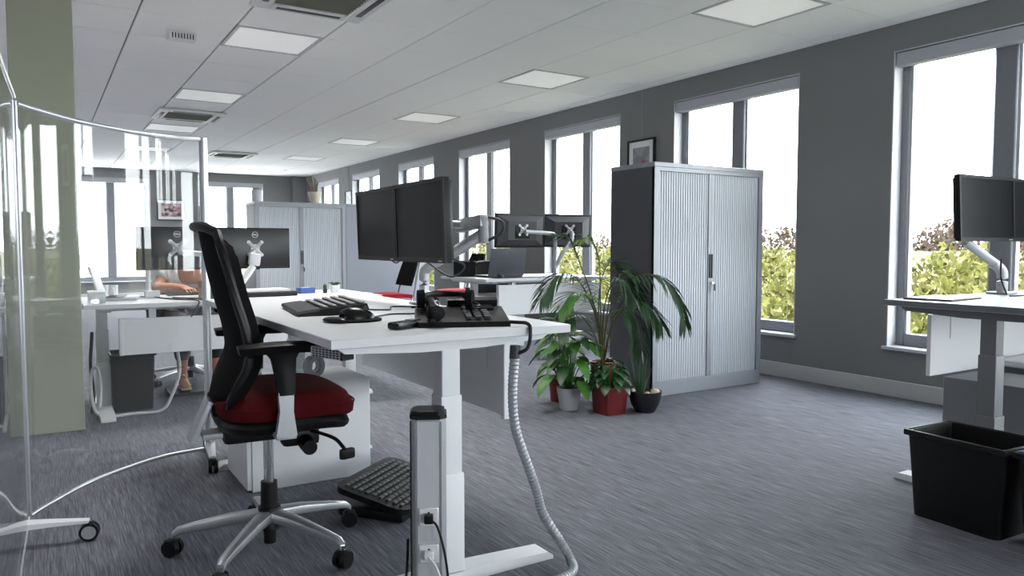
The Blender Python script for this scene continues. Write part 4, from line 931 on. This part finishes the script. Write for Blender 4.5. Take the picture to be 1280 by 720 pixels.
frond(palm, [(773, 460, 0), (778, 385, .0), (790, 345, -.02), (806, 345, -.05), (812, 372, -.08)], leafD, 30, .17)
frond(palm, [(773, 460, 0), (780, 410, -.1), (793, 385, -.2), (806, 400, -.25), (812, 435, -.28)], leafD, 26, .15)
frond(palm, [(771, 460, 0), (758, 420, -.12), (740, 395, -.2), (722, 395, -.26), (710, 412, -.3)], leafD, 26, .15)
frond(palm, [(771, 460, 0), (766, 400, .05), (752, 372, .1), (736, 380, .12), (728, 410, .14)], leafL, 26, .13)

frond(palm, [(772, 460, 0), (770, 395, -.08), (778, 355, -.16), (792, 350, -.22), (803, 370, -.26)], leafD, 28, .16)
frond(palm, [(771, 460, 0), (764, 410, -.10), (748, 372, -.20), (728, 366, -.26), (712, 384, -.3)], leafM, 28, .15)
frond(palm, [(772, 460, 0), (768, 400, .10), (772, 355, .16), (785, 330, .20), (800, 335, .22)], leafD, 26, .14)

def ovate(b, p, d, ln, wd, droop): strap_leaf(b, p, d, ln, wd, droop, seg=7, fold=.22, shape=lambda u: (math.sin(PI * u ** .75)) ** .75 if 0 < u < 1 else .03)
def leafy(name, label, loc, potfn, n, hmin, hmax, spread, ll, lw, m1, m2, seed, z0, potm):
    t = thing(name, label, 'potted plant', loc); b = NB(); potfn(b); obj('pot', b, potm, t); rr = random.Random(seed)
    P_('soil', t, soilM, cyl, (0, 0, z0 - .02), (0, 0, z0 - .004), .06, None, 16)
    for i in range(n):
        a = i * 2.399 + rr.uniform(-.3, .3); u = (i + .5) / n; hh = hmin + (hmax - hmin) * (1 - u) * rr.uniform(.8, 1.1); sp = spread * (.25 + .75 * u) * rr.uniform(.8, 1.15)
        d = Vector((math.cos(a), math.sin(a), 0)); p1 = d * sp * .55 + Vector((0, 0, z0 + hh)); p0 = d * .012 + Vector((0, 0, z0 - .01))
        sb = NB(); tube(sb, [p0, p0.lerp(p1, .5) + Vector((0, 0, hh * .12)), p1], .003, 5, 4); st = obj('leaf_stalk', sb, leafM, t)
        lb = NB(); ovate(lb, p1, d * 1 + Vector((0, 0, .35 - .7 * u)), ll * rr.uniform(.75, 1.15), lw * rr.uniform(.8, 1.1), 1.1); obj('leaf', lb, m1 if rr.random() < .65 else m2, st, norm=False)
    return t
leafy('potted_peace_lily', 'bright broad-leaved plant in pale grey pot on carpet', (2.80, 3.80, 0), lambda b: lathe(b, [(.055, 0), (.078, .13), (.078, .14), (.07, .14), (.066, .12)], 26), 30, .05, .42, .26, .19, .085, leafM, leafD, 4, .13, greyPot)
leafy('potted_ivy', 'dark small-leaved plant in square red pot on carpet', (2.95, 3.585, 0), lambda b: lathe(b, [(.075, 0), (.086, .155), (.086, .17), (.078, .17), (.076, .15)], 32, sq=9), 46, .02, .17, .20, .085, .055, leafD, leafD, 9, .16, redPot)
leafy('potted_fern', 'leafy plant in dark red pot behind pale grey pot', (2.90, 4.04, 0), lambda b: lathe(b, [(.06, 0), (.075, .16), (.07, .16), (.066, .14)], 24), 20, .08, .42, .20, .17, .07, leafM, leafL, 15, .15, redPot)
t = thing('potted_aloe', 'spiky aloe in black bowl with pebbles at the cabinet foot', 'potted plant', (3.165, 3.50, 0))
b = NB(); lathe(b, [(.06, 0), (.088, .05), (.103, .12), (.103, .13), (.094, .13), (.08, .10)], 30); obj('bowl', b, blackPot, t); P_('soil', t, soilM, cyl, (0, 0, .09), (0, 0, .112), .085, None, 20)
for i in range(18):
    a = i * 2.4; u = i / 18; lb = NB(); d = Vector((math.cos(a) * (.1 + .35 * u), math.sin(a) * (.1 + .35 * u), 1)); strap_leaf(lb, (-.02 + .02 * math.cos(a), .02 + .02 * math.sin(a), .105), d, .30 - .14 * u, .017, .12, seg=4, fold=.5, shape=lambda q: 1.05 - q); obj('leaf', lb, mat('aloe_leaf', (.035, .10, .045), .45, var=.3), t, norm=False)
for i, (x, y, r_) in enumerate(((.045, -.045, .030), (-.03, -.055, .018), (.072, .0, .02))):
    sb = NB(); sph(sb, (x, y, .12), r_, (1.1, .9, .8)); obj('pebble', sb, stoneM, t)
t = thing('stick_pot', 'cream pot of dry brown sticks on the distant cabinet', 'potted plant', (2.98, 9.5, 1.56)); b = NB(); lathe(b, [(.05, 0), (.085, .13), (.085, .15), (.075, .15), (.07, .12)], 20); obj('pot', b, creamM, t)
for i in range(11):
    a = i * 2.4; P_('stick', t, stemM if i % 2 else woodM, cyl, (.02 * math.cos(a), .02 * math.sin(a), .11), (-.03 + .07 * math.cos(a), .07 * math.sin(a), .25 + .03 * (i % 4)), .008, .005, 6)
t = thing('flask', 'white cylindrical flask on the distant cabinet corner', 'flask', (2.28, 9.55, 1.56)); P_('flask_body', t, whiteMet, cyl, (0, 0, 0), (0, 0, .15), .065, None, 18); P_('lid', t, greyPl, cyl, (0, 0, .15), (0, 0, .18), .06, .05, 18)

# ================================================================== PICTURES
def artm(name, c1, c2, c3, sc):
    m = bpy.data.materials.new(name); m.use_nodes = True; n = m.node_tree.nodes; L = m.node_tree.links; b = n['Principled BSDF']; t = n.new('ShaderNodeTexCoord'); q = n.new('ShaderNodeTexVoronoi'); q.inputs['Scale'].default_value = sc
    L.new(t.outputs['Object'], q.inputs['Vector']); r = n.new('ShaderNodeValToRGB'); E = r.color_ramp.elements; L.new(q.outputs['Color'], r.inputs[0]); L.new(r.outputs[0], b.inputs['Base Color'])
    E[0].position = .25; E[0].color = (*c1, 1); E[1].position = .75; E[1].color = (*c3, 1); e = E.new(.5); e.color = (*c2, 1); b.inputs['Roughness'].default_value = .4; return m
def picture(label, loc, rz, wd, ht, art, mt, wire=None, extra=None):
    t = thing('framed_picture', label, 'picture', loc, rz)      # hangs on a wall behind local +y, looks to -y
    f = NB(); w_ = .018
    for s in (-1, 1): bx(f, s * wd / 2, s * (wd / 2 - w_), -.022, 0, -ht / 2, ht / 2); bx(f, -wd / 2 + w_, wd / 2 - w_, -.022, 0, s * ht / 2, s * (ht / 2 - w_))
    obj('frame', f, blackP, t); P_('mount', t, paperM, bx, -wd / 2 + w_, wd / 2 - w_, -.010, -.002, -ht / 2 + w_, ht / 2 - w_); P_('print', t, art, bx, -wd / 2 + mt, wd / 2 - mt, -.012, -.010, -ht / 2 + mt, ht / 2 - mt)
    if extra: extra(t)
    if wire: P_('hanging_wire', t, greyPl, cyl, (0, -.004, ht / 2), (0, -.004, wire), .0025, None, 6)
    return t
artR = artm('print_reddish', (.12, .06, .07), (.38, .22, .22), (.62, .52, .5), 18); artG = artm('print_grey', (.22, .23, .25), (.28, .29, .31), (.34, .35, .37), 6); artW = artm('print_pale', (.45, .45, .46), (.6, .6, .6), (.7, .7, .7), 8)
picture('black framed reddish print hanging on the back wall', (2.24, BY - .002, 1.737), 0, .52, .41, artR, .075, CZ - 1.737 - .01)
def redf(t):
    b = NB(); prism(b, [(.0, -.16), (.075, -.16), (.085, -.06), (.06, -.02), (.05, .03), (.035, -.01), (.02, .05), (.008, -.03), (-.012, -.07)], 1, -.014, -.012); obj('red_figure', b, mat('red_ink', (.45, .03, .06), .5), t)
picture('framed grey print with a red shape above the silver cabinet', (WX - .002, 5.515, 1.82), R(-90), .38, .45, artG, .075, CZ - 1.82 - .01, redf)
picture('small dark framed pale print near the far window', (WX - .002, 13.60, 1.90), R(-90), .34, .30, artW, .05, CZ - 1.90 - .01)
